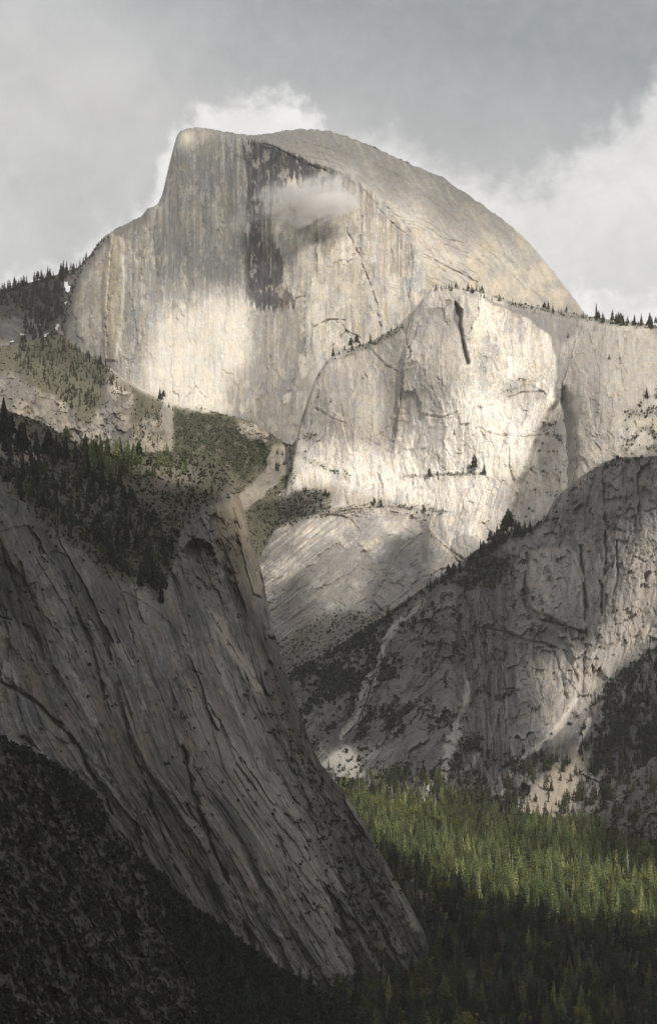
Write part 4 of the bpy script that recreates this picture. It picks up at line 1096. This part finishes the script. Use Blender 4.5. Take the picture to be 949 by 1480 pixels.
def along(zone, rel, pts, n, px, tone, seed, dv=1.5, spread=2.5):
    r = np.random.default_rng(seed); P = np.array(pts, float)
    for t in np.sort(r.random(n)):
        s = t * (len(P) - 1); i = min(int(s), len(P) - 2); q = P[i] + (P[i + 1] - P[i]) * (s - i)
        q = q + (r.normal() * spread, dv + abs(r.normal()) * spread)
        if rel is not None:
            q[1] = max(q[1], float(rel.top(np.array([q[0]]))[0]) + .5)
        p = rel.point(np.array([q[0]]), np.array([q[1]]))[0]
        add_tree(zone, p, (px[0] + (px[1] - px[0]) * r.random() ** 1.6) * p[1] / FPX, tone)


def spots(zone, rel, L, tone):
    for u, v, px in L:
        p = rel.point(np.array([float(u)]), np.array([float(v)]))[0]; add_tree(zone, p, px * p[1] / FPX, tone)


along('ridge', back_ridge, [(-8, 421), (40, 410), (80, 399), (112, 388)], 46, (9, 20), 'dark', 1)
along('ridge', back_ridge, [(92, 394), (112, 380), (130, 372)], 6, (9, 20), 'dark', 2)
scatter('ridge', back_ridge, [(-5, 425), (95, 402), (92, 450), (60, 500), (30, 500), (40, 450), (-5, 440)], 190, (10, 19), 'dark', 3)
along('flank', dome, [(96, 440), (112, 394), (130, 369), (150, 345)], 10, (6, 12), 'dark', 4, 1, 1)
along('skyline', mid, [(866, 461), (905, 467), (955, 472)], 34, (8, 19), 'mid', 5, 2, 2)
spots('skyline', mid, [(861, 462, 24), (884, 466, 19), (893, 467, 17), (926, 470, 18), (938, 471, 20), (947, 472, 15), (786, 449, 14), (792, 449, 15), (798, 450, 13), (818, 452, 11)], 'mid')
along('bench', mid, [(628, 416), (660, 414), (690, 420), (735, 437), (775, 444), (850, 458)], 46, (4, 13), 'mid', 6, 2, 2)
spots('bench', mid, [(688, 421, 14), (692, 422, 12), (696, 423, 12)], 'mid')
spots('notch', mid, [(506, 505, 18), (515, 502, 20), (509, 506, 12), (535, 497, 16), (481, 515, 13), (471, 527, 9), (498, 508, 10), (490, 512, 9), (574, 474, 8), (565, 480, 8), (460, 545, 7), (459, 575, 8), (478, 582, 7), (520, 501, 9)], 'mid')
spots('ledge', mid, [(685, 687, 30), (620, 693, 17), (633, 693, 9), (668, 688, 9), (699, 687, 17), (541, 732, 14), (550, 731, 13), (571, 734, 10), (612, 742, 14), (470, 716, 12), (442, 712, 11), (424, 650, 9), (640, 740, 9), (656, 628, 9),
                     (822, 519, 8), (880, 520, 9), (934, 575, 16), (820, 488, 8)], 'mid')
scatter('ledge', mid, [(362, 748), (385, 730), (440, 706), (478, 716), (476, 742), (420, 755), (380, 764)], 26, (5, 11), 'dark', 7)
along('crest', side, [(600, 862), (645, 833), (690, 800), (700, 794)], 34, (8, 20), 'dark', 8, 2, 3)
along('crest', side, [(698, 795), (720, 782), (742, 771), (760, 768)], 22, (12, 30), 'dark', 9, 3, 3)
spots('crest', side, [(733, 774, 40), (738, 774, 34), (727, 778, 30), (744, 775, 26), (718, 783, 25), (708, 790, 24), (694, 800, 18), (656, 828, 17), (648, 834, 20)], 'dark')
along('crest', side, [(760, 770), (800, 730), (870, 672), (950, 662)], 26, (5, 10), 'dark', 10, 3, 3)
along('gully', side, [(430, 975), (480, 945), (540, 905), (600, 862)], 30, (6, 16), 'dark', 11, 3, 5)
spots('gully', side, [(476, 946, 22), (487, 943, 18), (482, 948, 16), (447, 968, 15)], 'dark')
scatter('gully', side, [(620, 1110), (700, 1080), (800, 1090), (860, 1040), (949, 980), (960, 1150), (860, 1180), (760, 1170), (640, 1160), (520, 1120)], 170, (8, 20), 'dark', 12)
scatter('gully', side, [(430, 985), (600, 880), (690, 830), (690, 950), (640, 1080), (540, 1060), (450, 1050)], 90, (5, 11), 'dark', 13)
spots('foot', slope, [(231, 577, 18), (237, 579, 15), (234, 580, 11), (244, 590, 9), (146, 528, 16), (153, 531, 14), (158, 536, 11), (249, 593, 8), (228, 580, 9)], 'dark')
scatter('slope', slope, [(30, 500), (85, 488), (150, 530), (185, 570), (150, 560), (140, 590), (110, 600), (70, 560), (20, 530)], 260, (6, 15), 'mid', 14)
scatter('slope', slope, [(190, 575), (240, 590), (235, 640), (185, 650), (195, 600)], 60, (4, 10), 'mid', 15)
scatter('slope', slope, [(258, 600), (300, 600), (380, 645), (360, 690), (310, 660), (258, 645)], 110, (3, 9), 'mid', 16)
scatter('slope', slope, [(385, 660), (425, 645), (425, 665), (395, 700)], 14, (6, 14), 'mid', 17)
grove = [(-5, 640), (50, 650), (110, 660), (165, 690), (215, 745), (250, 800), (238, 862), (200, 850), (150, 815), (90, 780), (40, 735), (-5, 695)]
scatter('shelf', cliff, grove, 270, (13, 34), 'dark', 18)
scatter('shelf', cliff, grove, 130, (10, 28), 'mid', 24)
scatter('brow', cliff, [(60, 640), (110, 645), (200, 655), (215, 690), (160, 690), (100, 660)], 40, (14, 34), 'sun', 25)
scatter('slope', side, [(500, 1125), (640, 1130), (760, 1110), (860, 1080), (949, 1000), (960, 1110), (870, 1170), (860, 1215), (640, 1200), (500, 1160)], 260, (12, 30), 'mid', 26)
scatter('slope', side, [(470, 1112), (560, 1120), (640, 1125), (700, 1150), (640, 1180), (500, 1150)], 120, (9, 20), 'sun', 27)
scatter('slope', spur, [(862, 1235), (880, 1180), (910, 1130), (949, 1110), (960, 1235)], 45, (12, 28), 'mid', 29)
scatter('gully', side, [(850, 1020), (949, 945), (960, 1090), (880, 1140), (850, 1150)], 120, (9, 20), 'dark', 28)
along('shelf', cliff, [(-5, 625), (30, 640), (70, 652)], 14, (24, 48), 'dark', 19, 4, 5)
spots('shelf', cliff, [(6, 640, 66), (16, 640, 44), (36, 650, 42), (82, 668, 44), (86, 672, 34), (54, 660, 36), (222, 850, 48), (228, 858, 44), (212, 838, 40), (234, 872, 36)], 'dark')
scatter('brow', cliff, [(100, 645), (180, 652), (290, 662), (270, 700), (215, 700), (150, 680)], 60, (12, 30), 'sun', 20)
scatter('brow', cliff, [(235, 700), (300, 690), (340, 720), (300, 735), (255, 780), (240, 760)], 34, (7, 16), 'mid', 21)
scatter('wallside', cliff, [(400, 985), (450, 1080), (540, 1230), (600, 1350), (560, 1380), (480, 1260), (420, 1110)], 50, (6, 15), 'dark', 22)
along('nearhill', hill, [(20, 1082), (60, 1098), (128, 1142), (158, 1192), (205, 1246), (258, 1296), (330, 1354)], 40, (6, 16), 'dark', 31, 3, 4)
scatter('nearhill', hill, [(0, 1090), (150, 1190), (250, 1300), (300, 1450), (0, 1470)], 70, (6, 15), 'dark', 32)
scatter('nearhill', hill, [(240, 1300), (300, 1340), (420, 1420), (520, 1490), (420, 1510), (320, 1440), (280, 1380)], 130, (16, 34), 'dark', 23)

# valley forest on a jittered grid
r_ = np.random.default_rng(5)
yy = np.arange(2330, 6500, 15.5); gx_, gy_ = np.meshgrid(np.arange(-420, 1000, 13.5), yy)
fx = (gx_ + r_.normal(size=gx_.shape) * 4.5).ravel(); fy = (gy_ + r_.normal(size=gx_.shape) * 4.5).ravel(); fz = ground_z(fx, fy)
fu, fv = to_uv(fx, fy, fz)
fh = 15 + 23 * r_.random(fx.size) ** 1.7 + 6 * fbm(fx / 120, fy / 120, 3, 1401)
keep = (fu > -20) & (fu < 1075) & (r_.random(fx.size) < .95 - .85 * ss(.22, .4, fbm(fx / 70, fy / 130, 4, 1402)))
tu, tv = to_uv(fx, fy, fz + fh)
for rel, lo in ((cliff, 0), (hill, 0), (side, 0), (spur, 0)):
    sh_ = 110 if rel is cliff else 0
    inr = (tu > rel.u0 + 2) & (tu + sh_ < rel.u1 - 2) & (tv > rel.top(tu + sh_) + 2)
    behind = rel.point(tu, tv)[:, 1] < fy - 6
    keep &= ~(inr & behind)
keep &= tv < 1500
wy_ = side.point(np.clip(fu, 390, 1000), np.clip(fv, 1000, 1290))[:, 1]
fh = np.where(fy > wy_ - 330, fh * (.3 + .5 * r_.random(fx.size)), fh)
for i in np.where(keep)[0]:
    if fy[i] > wy_[i] - 30: continue
    oak = (r_.random() < .07) or (fu[i] < 700) and fy[i] > 4750 and r_.random() < .55
    vb_ = pl(fu[i], [(440, 1150), (520, 1186), (600, 1238), (700, 1286), (800, 1300), (949, 1326)]); q_ = r_.random() + .7 * float(ss(vb_ + 45, vb_ - 5, fv[i])) - .2  # needle tone follows the shade edge, painting the lit band brighter
    TREES.append(('oak' if oak else 'valley', fu[i], fv[i], fx[i], fy[i], fz[i], fh[i] * (.62 if oak else 1), 'sun' if q_ > .75 else 'mid' if q_ > .35 else 'dark'))

QUOTA = dict(valley=120, shelf=70, crest=36, ridge=22, skyline=18, ledge=10, notch=6, foot=4, brow=14, nearhill=0, gully=0, slope=0, flank=0, bench=0, wallside=0, oak=24)
byzone = {}
for t in TREES: byzone.setdefault(t[0], []).append(t)
PICK, REST = [], []
for z, L in byzone.items():
    L.sort(key=lambda t: -(t[6] / t[4]) * (1 if 0 < t[1] < 949 and t[2] < 1500 else .2)); q = QUOTA.get(z, 0); PICK += L[:q]; REST += L[q:]
GROUPS = dict(valley='conifers of the valley forest', shelf='conifers on the shelf above the left cliff', crest='conifers along the slanting crest of the right mountainside', ridge='conifers on the back ridge',
              skyline='pines on the skyline right of the dome', ledge='conifers on the ledges of the sunlit cliffs', notch='conifers in the notch under the dome face', foot='conifers at the foot of the dome face', brow='sunlit pines on the brow of the left cliff',
              oak='broadleaf trees below the grey mountainside')


def place(z, u, v):
    if z == 'valley':
        row = 'bottom edge' if v > 1430 else 'dark middle' if v > 1335 else 'edge of the shade'
        side_ = 'beside the left cliff toe' if u < 640 else 'under the pale chutes' if u < 740 else 'below the lit rock panel' if u < 850 else 'toward the right frame edge'
        return ('at the ' if row != 'dark middle' else 'in the ') + row + ' of the forest, ' + side_
    if z == 'shelf': return 'on the wooded shelf of the left cliff, ' + ('upper left end' if u < 60 else 'middle' if u < 150 else 'lower right end')
    if z == 'crest': return 'on the slanting crest of the grey mountainside, ' + ('low part' if u < 660 else 'tree clump' if u < 765 else 'upper part')
    if z == 'ridge': return 'on the back ridge left of the dome, ' + ('left part' if u < 45 else 'near the snow')
    if z == 'skyline': return 'on the skyline right of the dome, ' + ('at the dome foot' if u < 880 else 'near the frame edge')
    if z == 'ledge': return 'on a ledge of the sunlit middle cliff'
    if z == 'notch': return 'in the notch under the dome face'
    if z == 'foot': return 'on green brush at the foot of the dome face'
    if z == 'brow': return 'on the brow of the left cliff'
    return 'below the grey mountainside by the pale scree'


ORD = ['leftmost', 'second', 'third', 'fourth', 'fifth', 'sixth', 'seventh', 'eighth', 'ninth', 'tenth', 'eleventh', 'twelfth', 'thirteenth', 'fourteenth', 'fifteenth', 'sixteenth', 'seventeenth', 'eighteenth']
MATS = dict(dark=M_SHADEFIR, mid=M_FIR, sun=M_SUNFIR)
_cache = {}


def tree_mesh(form, tone):
    k = (form, tone)
    if k not in _cache:
        if tone == 'oak':
            V, F = rounded_crown(70 + form)
            _cache[k] = (mesh_np('crown', V, F, M_OAK), mesh_np('trunk', *trunk(.025, .6, form, 5), M_BARK))
        else:
            V, F = FORMS[form][1]; _cache[k] = (mesh_np('crown', V, F, MATS[tone]), mesh_np('trunk', *TRUNKS[form], M_BARK))
    return _cache[k]


items = []
for z, u, v, x, y, zz, h, tone in PICK:
    form = int(RNG.integers(len(FORMS)))
    if z == 'oak': form = int(RNG.integers(3)); tone = 'oak'
    hp = h / y * FPX
    items.append([z, u, v, x, y, zz, h, tone, form, hp])
keyed = {}
for it in items:
    z, u, v, form = it[0], it[1], it[2], it[8]
    key = (place(z, u, v), form, z)
    keyed.setdefault(key, []).append(it)
for (pl_, form, z), L in keyed.items():
    L.sort(key=lambda t: t[1])
    for i, (z, u, v, x, y, zz, h, tone, form, hp) in enumerate(L):
        kind = 'rounded broadleaf tree' if z == 'oak' else FORMS[form][0] + (' pine' if z in ('skyline', 'brow') else ' conifer')
        lab = ('' if len(L) == 1 else ORD[min(i, 17)] + ' ') + kind + ' ' + pl_
        name = 'oak_tree' if z == 'oak' else 'pine_tree'
        root = link_obj(name, None, loc=(x, y, zz), label=lab, category='tree', group=GROUPS[z])
        root.rotation_euler = (0, 0, RNG.random() * 6.28); wd = h * (.9 + .3 * RNG.random()); root.scale = (wd, wd, h)
        cm, tm = tree_mesh(form, tone)
        link_obj('trunk', tm, root); link_obj('crown', cm, root)

A = np.array([t[1:7] for t in REST], float); tn = np.array([t[7] for t in REST]); zn = np.array([t[0] for t in REST])
RR = np.random.default_rng(8)


def rest(name, mask, proto, mat, label):
    m = np.where(mask)[0]
    if not len(m): return
    return mesh_np(name, *join_parts(m, proto), mat) if False else merge(name, proto, A[m, 2:5], A[m, 5], .85 + .4 * RR.random(len(m)), RR.random(len(m)) * 6.28, RR.random(len(m)), mat)


parts = [rest('forest', (tn == t) & (zn != 'oak'), SMALL, MATS[t], '') for t in ('dark', 'mid', 'sun')]
# one object for all the trees that nobody could count
import bmesh as _b
bm = None
def combine(meshes):
    V, F, S, MI, o = [], [], [], [], 0
    for k, me in enumerate(meshes):
        nv_ = len(me.vertices); co = np.empty(nv_ * 3, f32); me.vertices.foreach_get('co', co)
        li = np.empty(len(me.loops), np.int32); me.loops.foreach_get('vertex_index', li)
        sh = np.empty(nv_, f32); me.attributes['shade'].data.foreach_get('value', sh)
        V.append(co.reshape(-1, 3)); F.append(li.reshape(-1, 4) + o); S.append(sh); MI.append(np.full(len(li) // 4, k, np.int32)); o += nv_
    out = mesh_np('forest', np.concatenate(V), np.concatenate(F), None, shade=np.concatenate(S))
    for me in meshes: out.materials.append(me.materials[0])
    out.polygons.foreach_set('material_index', np.concatenate(MI))
    for me in meshes: bpy.data.meshes.remove(me)
    return out


OAKS = [rounded_crown(90 + i, 90) for i in range(3)]
parts.append(rest('forest', zn == 'oak', OAKS, M_OAK, ''))
link_obj('forest', combine([p for p in parts if p]), kind='stuff', label='dense conifer forest covering the valley floor and clinging to the slopes', category='forest')


# ------------------------------------------------------------------ brush
def clump(seed, n=16):
    r = np.random.default_rng(seed); V, F = [], []
    for k in range(n):
        d = r.normal(size=3); d[2] = abs(d[2]) * .9; d /= np.linalg.norm(d)
        p = d * np.array((.85, .85, 1.5)) * (.55 + .45 * r.random()); p[0] += .15 * r.normal(); p[1] += .15 * r.normal()
        t1 = np.cross(d, r.normal(size=3)); t1 /= np.linalg.norm(t1); t2 = np.cross(d, t1)
        s = .28 + .25 * r.random(); i = len(V)
        V += [p - t1 * s, p - t2 * s, p + t1 * s, p + t2 * s]; F.append((i, i + 1, i + 2, i + 3))
    return np.array(V, f32), np.array(F, np.int32)


CLUMPS = [clump(40 + i) for i in range(6)]


def brush(rel, p, size, mat, seed, label):
    r = np.random.default_rng(seed)
    j, i = np.where(r.random(rel.veg.shape) < rel.veg * p)
    P = rel.P[j, i]; n_ = len(P)
    me = merge('brush', CLUMPS, P, size[0] + (size[1] - size[0]) * r.random(n_) ** 2, np.ones(n_), r.random(n_) * 6.28, r.random(n_), mat)
    link_obj('brush', me, kind='stuff', label=label, category='brush')
    return n_


NB = [brush(side, .30, (.8, 4.6), M_DARKBRUSH, 1, 'dark brush scattered over the grey right mountainside'), brush(mid, .16, (1.2, 4.2), M_BRUSH, 2, 'brush along the ledges of the sunlit cliffs'), brush(slope, .28, (.9, 3.6), M_BRUSH, 3, 'green brush under the dome face'),
      brush(cliff, .16, (.6, 2.6), M_DARKBRUSH, 4, 'dark brush in the joints of the left cliff'), brush(hill, .26, (.5, 3.2), M_DARKBRUSH, 5, 'dark brush covering the near hill'), brush(spur, .2, (1.2, 4), M_BRUSH, 6, 'brush on the rock spur'),
      brush(back_ridge, .1, (2, 5), M_DARKBRUSH, 7, 'brush between the trees of the back ridge'), brush(dome, .08, (2, 5), M_DARKBRUSH, 8, 'brush on the left shoulder of the dome')]
print('brush', NB, 'trees', len(PICK), len(REST), {k: len(v) for k, v in byzone.items()})


# ------------------------------------------------------------------ snow left of the dome
def snow(rel, pts, label):
    P = np.array(pts, float); lo, hi = P.min(0) - 1, P.max(0) + 1
    u = np.arange(lo[0], hi[0], .5); v = np.arange(lo[1], hi[1], .5); U, V = np.meshgrid(u, v)
    ins = poly(U + 1.2 * fbm(U / 3, V / 3, 2, 61), V + 1.2 * fbm(U / 3 + 9, V / 3, 2, 62), pts, .4) > .5
    Q = rel.point(U.ravel(), V.ravel()).reshape(U.shape + (3,)).copy()
    eye = np.array((0, 0, CAMZ)); dirn = np.stack([0 * U, 0 * U - 4.0, 0 * U + 3.0], -1); Q = Q + dirn
    idx = np.arange(U.size).reshape(U.shape); cell = ins[:-1, :-1] & ins[1:, 1:] & ins[:-1, 1:] & ins[1:, :-1]
    F = np.stack([idx[:-1, :-1], idx[1:, :-1], idx[1:, 1:], idx[:-1, 1:]], -1)[cell]
    if not len(F): return
    used, inv = np.unique(F, return_inverse=True)
    link_obj('snow_patch', mesh_np('snow_patch', Q.reshape(-1, 3)[used], inv.reshape(F.shape), M_SNOW), label=label, category='snow patch', group='snow patches left of the dome')


snow(back_ridge, [(93, 409), (98, 408), (99, 413), (103, 416), (100, 424), (96, 424), (93, 416)], 'largest white snow patch, beside the top of the dome flank')
snow(back_ridge, [(94, 437), (98, 436), (97, 443), (94, 443)], 'tiny snow patch just under the largest one')
snow(back_ridge, [(82, 470), (86, 470), (84, 479), (80, 478)], 'small upright snow patch at the top end of the snow chute')
snow(back_ridge, [(40, 499), (47, 496), (46, 503), (41, 506)], 'snow patch at the lower end of the snow chute')
snow(back_ridge, [(50, 496), (58, 490), (68, 482), (72, 483), (62, 492), (54, 500)], 'long slanting snow streak in the chute between dark trees')
snow(back_ridge, [(29, 484), (38, 483), (37, 486), (30, 486)], 'thin flat snow patch on bare rock in the left ridge')
snow(back_ridge, [(15, 494), (22, 493), (22, 496), (16, 496)], 'lowest little snow patch near the left frame edge')

# ------------------------------------------------------------------ the little cloud that drifts in front of the dome face
def puff(name, u, v, Y, rx, rz, ry, density, seed, label, tilt=0):
    c = np.array([float(q) for q in at(u, v, Y)])
    import mathutils
    n_u, n_v = 36, 20
    V, F = [], []
    for j in range(n_v + 1):
        for i in range(n_u):
            th = math.pi * j / n_v; ph = 2 * math.pi * i / n_u
            V.append((math.sin(th) * math.cos(ph), math.sin(th) * math.sin(ph), math.cos(th)))
    for j in range(n_v):
        for i in range(n_u):
            F.append((j * n_u + i, (j + 1) * n_u + i, (j + 1) * n_u + (i + 1) % n_u, j * n_u + (i + 1) % n_u))
    me = mesh_np(name, np.array(V), np.array(F))
    m, n = new_mat('cloud_vapour')
    tc = n.new('ShaderNodeTexCoord'); ob = tc.outputs['Object']
    ln = n.new('ShaderNodeVectorMath', operation='LENGTH'); n.link(ob, ln.inputs[0])
    n1 = n.noise(ob, 2.1, 7, .6, .7)
    wq = n.new('ShaderNodeMapping'); n.link(ob, wq.inputs['Vector']); wq.inputs['Location'].default_value = (seed * 3.1, seed * 1.7, seed); n.link(wq.outputs[0], n.t.nodes[-2].inputs['Vector'])
    f = n.m('SUBTRACT', n.m('ADD', n.m('SUBTRACT', 1.0, ln.outputs['Value']), n.m('MULTIPLY', n.m('SUBTRACT', n1, .5), 4.2)), .32)
    d = n.m('MULTIPLY', n.rng(f, 0, 1.3, 0, 1), n.rng(ln.outputs['Value'], .55, 1, 1, 0, 'SMOOTHSTEP'))
    vs = n.new('ShaderNodeVolumePrincipled'); vs.inputs['Color'].default_value = (.97, .96, .95, 1); vs.inputs['Anisotropy'].default_value = .0
    n.link(n.m('MULTIPLY', d, density), vs.inputs['Density'])
    o = n.new('ShaderNodeOutputMaterial'); n.link(vs.outputs[0], o.inputs['Volume'])
    me.materials.append(m)
    ob_ = link_obj(name, me, loc=tuple(c), label=label, category='cloud'); ob_.scale = (rx, ry, rz); ob_.rotation_euler = (0, tilt, 0)


SC.cycles.volume_step_rate = 1.0
for u_, v_, h_ in ((700, 1222, 30), (762, 1236, 26), (628, 1168, 28), (640, 1176, 24), (612, 1150, 26), (672, 1200, 24), (905, 1262, 34), (838, 1246, 30), (795, 1262, 28), (566, 1152, 22), (585, 1168, 26), (735, 1250, 30)):
    y_ = 412 * FPX / (v_ + 8 - 850) ; x_ = (u_ - IW / 2) * y_ / FPX; z_ = float(ground_z(np.array([x_]), np.array([y_]))[0])
    hh = h_ * y_ / FPX * 1.25; o_ = link_obj('dead_tree', mesh_np('dead_tree', *trunk(.02, 1.0, u_, 9), M_SNAG), loc=(x_, y_, z_), label='pale bare dead trunk standing among the sunlit valley conifers', category='dead tree', group='dead trees in the sunlit forest band')
    o_.scale = (hh, hh, hh); o_.rotation_euler = (0, 0, u_ * .7)

puff('cloud', 447, 290, 8440, 215, 105, 175, .055, 1, 'small grey-white cloud drifting across the stained upper dome face', math.radians(-4))
puff('cloud', 515, 252, 8420, 150, 75, 80, .013, 2, 'thin veil of vapour along the rim right of the small cloud', math.radians(20))
puff('cloud', 352, 320, 8330, 75, 45, 60, .012, 3, 'faint wisp of vapour left of the small cloud')


# ------------------------------------------------------------------ thin summer haze that fills the valley
hz = [(x, y, z) for x in (-4500, 4500) for y in (-600, 10500) for z in (-300, 3300)]
hf = [(0, 1, 3, 2), (4, 6, 7, 5), (0, 4, 5, 1), (2, 3, 7, 6), (0, 2, 6, 4), (1, 5, 7, 3)]
m_hz, n = new_mat('haze')
sc_ = n.new('ShaderNodeVolumeScatter'); sc_.inputs['Color'].default_value = (1, .975, .94, 1); sc_.inputs['Density'].default_value = 1.55e-5; sc_.inputs['Anisotropy'].default_value = .2
o_ = n.new('ShaderNodeOutputMaterial'); n.link(sc_.outputs[0], o_.inputs['Volume'])
link_obj('haze', mesh_np('haze', np.array(hz), np.array(hf), m_hz), kind='stuff', label='thin haze filling the valley', category='haze')

# ------------------------------------------------------------------ camera, sun, sky
cam = bpy.data.cameras.new('camera'); camo = bpy.data.objects.new('camera', cam); COL.objects.link(camo)
camo.location = (0, 0, CAMZ); camo.rotation_euler = (math.pi / 2 + PITCH, 0, 0)
cam.sensor_fit = 'VERTICAL'; cam.angle_y = 2 * math.atan(IH / 2 / FPX); cam.clip_start = 10; cam.clip_end = 120000
SC.camera = camo
sl = bpy.data.lights.new('sun', 'SUN'); sl.energy = 5.0; sl.angle = math.radians(.5); sl.color = (1, .925, .825)
so = bpy.data.objects.new('sun', sl); COL.objects.link(so)
so.rotation_euler = Vector(tuple(SUND)).to_track_quat('Z', 'Y').to_euler()

w = bpy.data.worlds.new('World'); SC.world = w; w.use_nodes = True
n = NT(w.node_tree)
tc = n.new('ShaderNodeTexCoord'); sp = n.new('ShaderNodeSeparateXYZ'); n.link(tc.outputs['Generated'], sp.inputs[0])
dx, dy, dz = sp.outputs
# azimuth and elevation of the sky direction, in degrees east of the valley axis and above the horizon
az = n.m('MULTIPLY', n.m('ARCTAN2', dx, dy), 57.2958); el = n.m('MULTIPLY', n.m('ARCSINE', dz), 57.2958)
sky = n.new('ShaderNodeTexSky', sky_type='NISHITA'); sky.sun_disc = False
sky.sun_elevation = SUN_EL; sky.sun_rotation = math.pi - SUN_AZ; sky.altitude = 1500
cv = n.new('ShaderNodeCombineXYZ'); n.link(az, cv.inputs[0]); n.link(el, cv.inputs[1])
vec = cv.outputs[0]
big = n.noise(vec, .22, 5, .5, .3); med = n.noise(vec, .7, 7, .58, .4); fin = n.noise(vec, 2.6, 6, .6, .2)
dis = n.m('ADD', n.m('MULTIPLY', n.m('SUBTRACT', med, .5), 1.5), n.m('MULTIPLY', n.m('SUBTRACT', fin, .5), 1.15))


def deg(u, v):
    return math.degrees(math.atan((u - IW / 2) / FPX)), math.degrees(math.atan((HORIZON - v) / FPX))


def bank(pts, soft):
    """Cumulus bank: 1 below a lumpy upper edge."""
    fc = n.new('ShaderNodeFloatCurve'); cu = fc.mapping.curves[0]
    P = [((deg(u, v)[0] + 8) / 16, deg(u, v)[1] / 12) for u, v in pts]
    cu.points[0].location = P[0]; cu.points[-1].location = P[-1]
    for p in P[1:-1]: cu.points.new(*p)
    fc.mapping.update(); n.put(fc.inputs['Value'], n.m('DIVIDE', n.m('ADD', az, 8), 16, clamp=True))
    return n.rng(n.m('SUBTRACT', n.m('ADD', n.m('MULTIPLY', fc.outputs[0], 12), dis), el), -soft * .25, soft, 0, 1, 'SMOOTHSTEP')


b1 = bank([(-92, 420), (200, 300), (235, 215), (265, 165), (300, 136), (345, 118), (390, 122), (430, 142), (462, 158), (476, 200), (520, 320), (1040, 420)], .55)
b2 = bank([(-92, 420), (430, 330), (490, 205), (525, 188), (570, 182), (610, 196), (660, 225), (720, 250), (770, 240), (810, 220), (850, 190), (890, 160), (920, 135), (949, 95), (1040, 60)], .9)
b3 = bank([(-92, 225), (0, 250), (60, 243), (110, 262), (170, 320), (260, 420), (1040, 440)], .5)
base = n.mix(n.rng(big, .35, .68, 0, 1), (.51, .50, .485), (.74, .72, .695))
base = n.mix(n.rng(n.m('ADD', el, n.m('MULTIPLY', az, .25)), 8.8, 12, 0, .9), base, (.31, .335, .345))
base = n.mix(n.rng(el, 7.2, 3.5, 0, .5), base, (.66, .655, .655))
base = n.mix(n.m('MULTIPLY', n.rng(fin, .4, .7, 0, 1), .10), base, (.8, .79, .77))
puffs = n.mix(n.rng(n.m('ADD', n.m('MULTIPLY', med, .75), n.m('MULTIPLY', fin, .25)), .36, .62, 0, 1), (.85, .83, .805), (1.0, .975, .95))
c = n.mix(n.m('MULTIPLY', b3, .22), base, (.70, .69, .68))
fade2 = n.rng(el, 4.6, 7.6, .3, .9)
c = n.mix(n.m('MULTIPLY', b2, n.m('MULTIPLY', fade2, .9)), c, puffs)
c = n.mix(b1, c, puffs)
c = n.mix(n.m('MULTIPLY', n.rng(az, -1.5, -6.5, 0, .5), n.rng(med, .42, .6, .3, 1)), c, (.76, .745, .725))
# overhead and behind: an ordinary broken overcast, darker than the lit clouds ahead
up = n.m('MAXIMUM', n.rng(el, 14, 40, 0, 1, 'SMOOTHSTEP'), n.rng(n.m('ABSOLUTE', az), 12, 60, 0, 1, 'SMOOTHSTEP'))
ov = n.mix(n.rng(n.noise(tc.outputs['Generated'], 2.4, 6, .55), .4, .62, 0, 1), (.34, .355, .38), (.62, .62, .61))
c = n.mix(up, c, ov)
skyc = n.mix(1.0, sky.outputs[0], (.1, .1, .1), 'MULTIPLY')
c = n.mix(.94, skyc, c)
bgn = n.new('ShaderNodeBackground'); n.link(c, bgn.inputs['Color']); bgn.inputs['Strength'].default_value = 1.0
wo = n.new('ShaderNodeOutputWorld'); n.link(bgn.outputs[0], wo.inputs['Surface'])

SC.view_settings.view_transform = 'Standard'; SC.view_settings.look = 'None'; SC.view_settings.exposure = 0
SC.cycles.max_bounces = 4; SC.cycles.diffuse_bounces = 2; SC.cycles.volume_bounces = 4; SC.cycles.transparent_max_bounces = 8
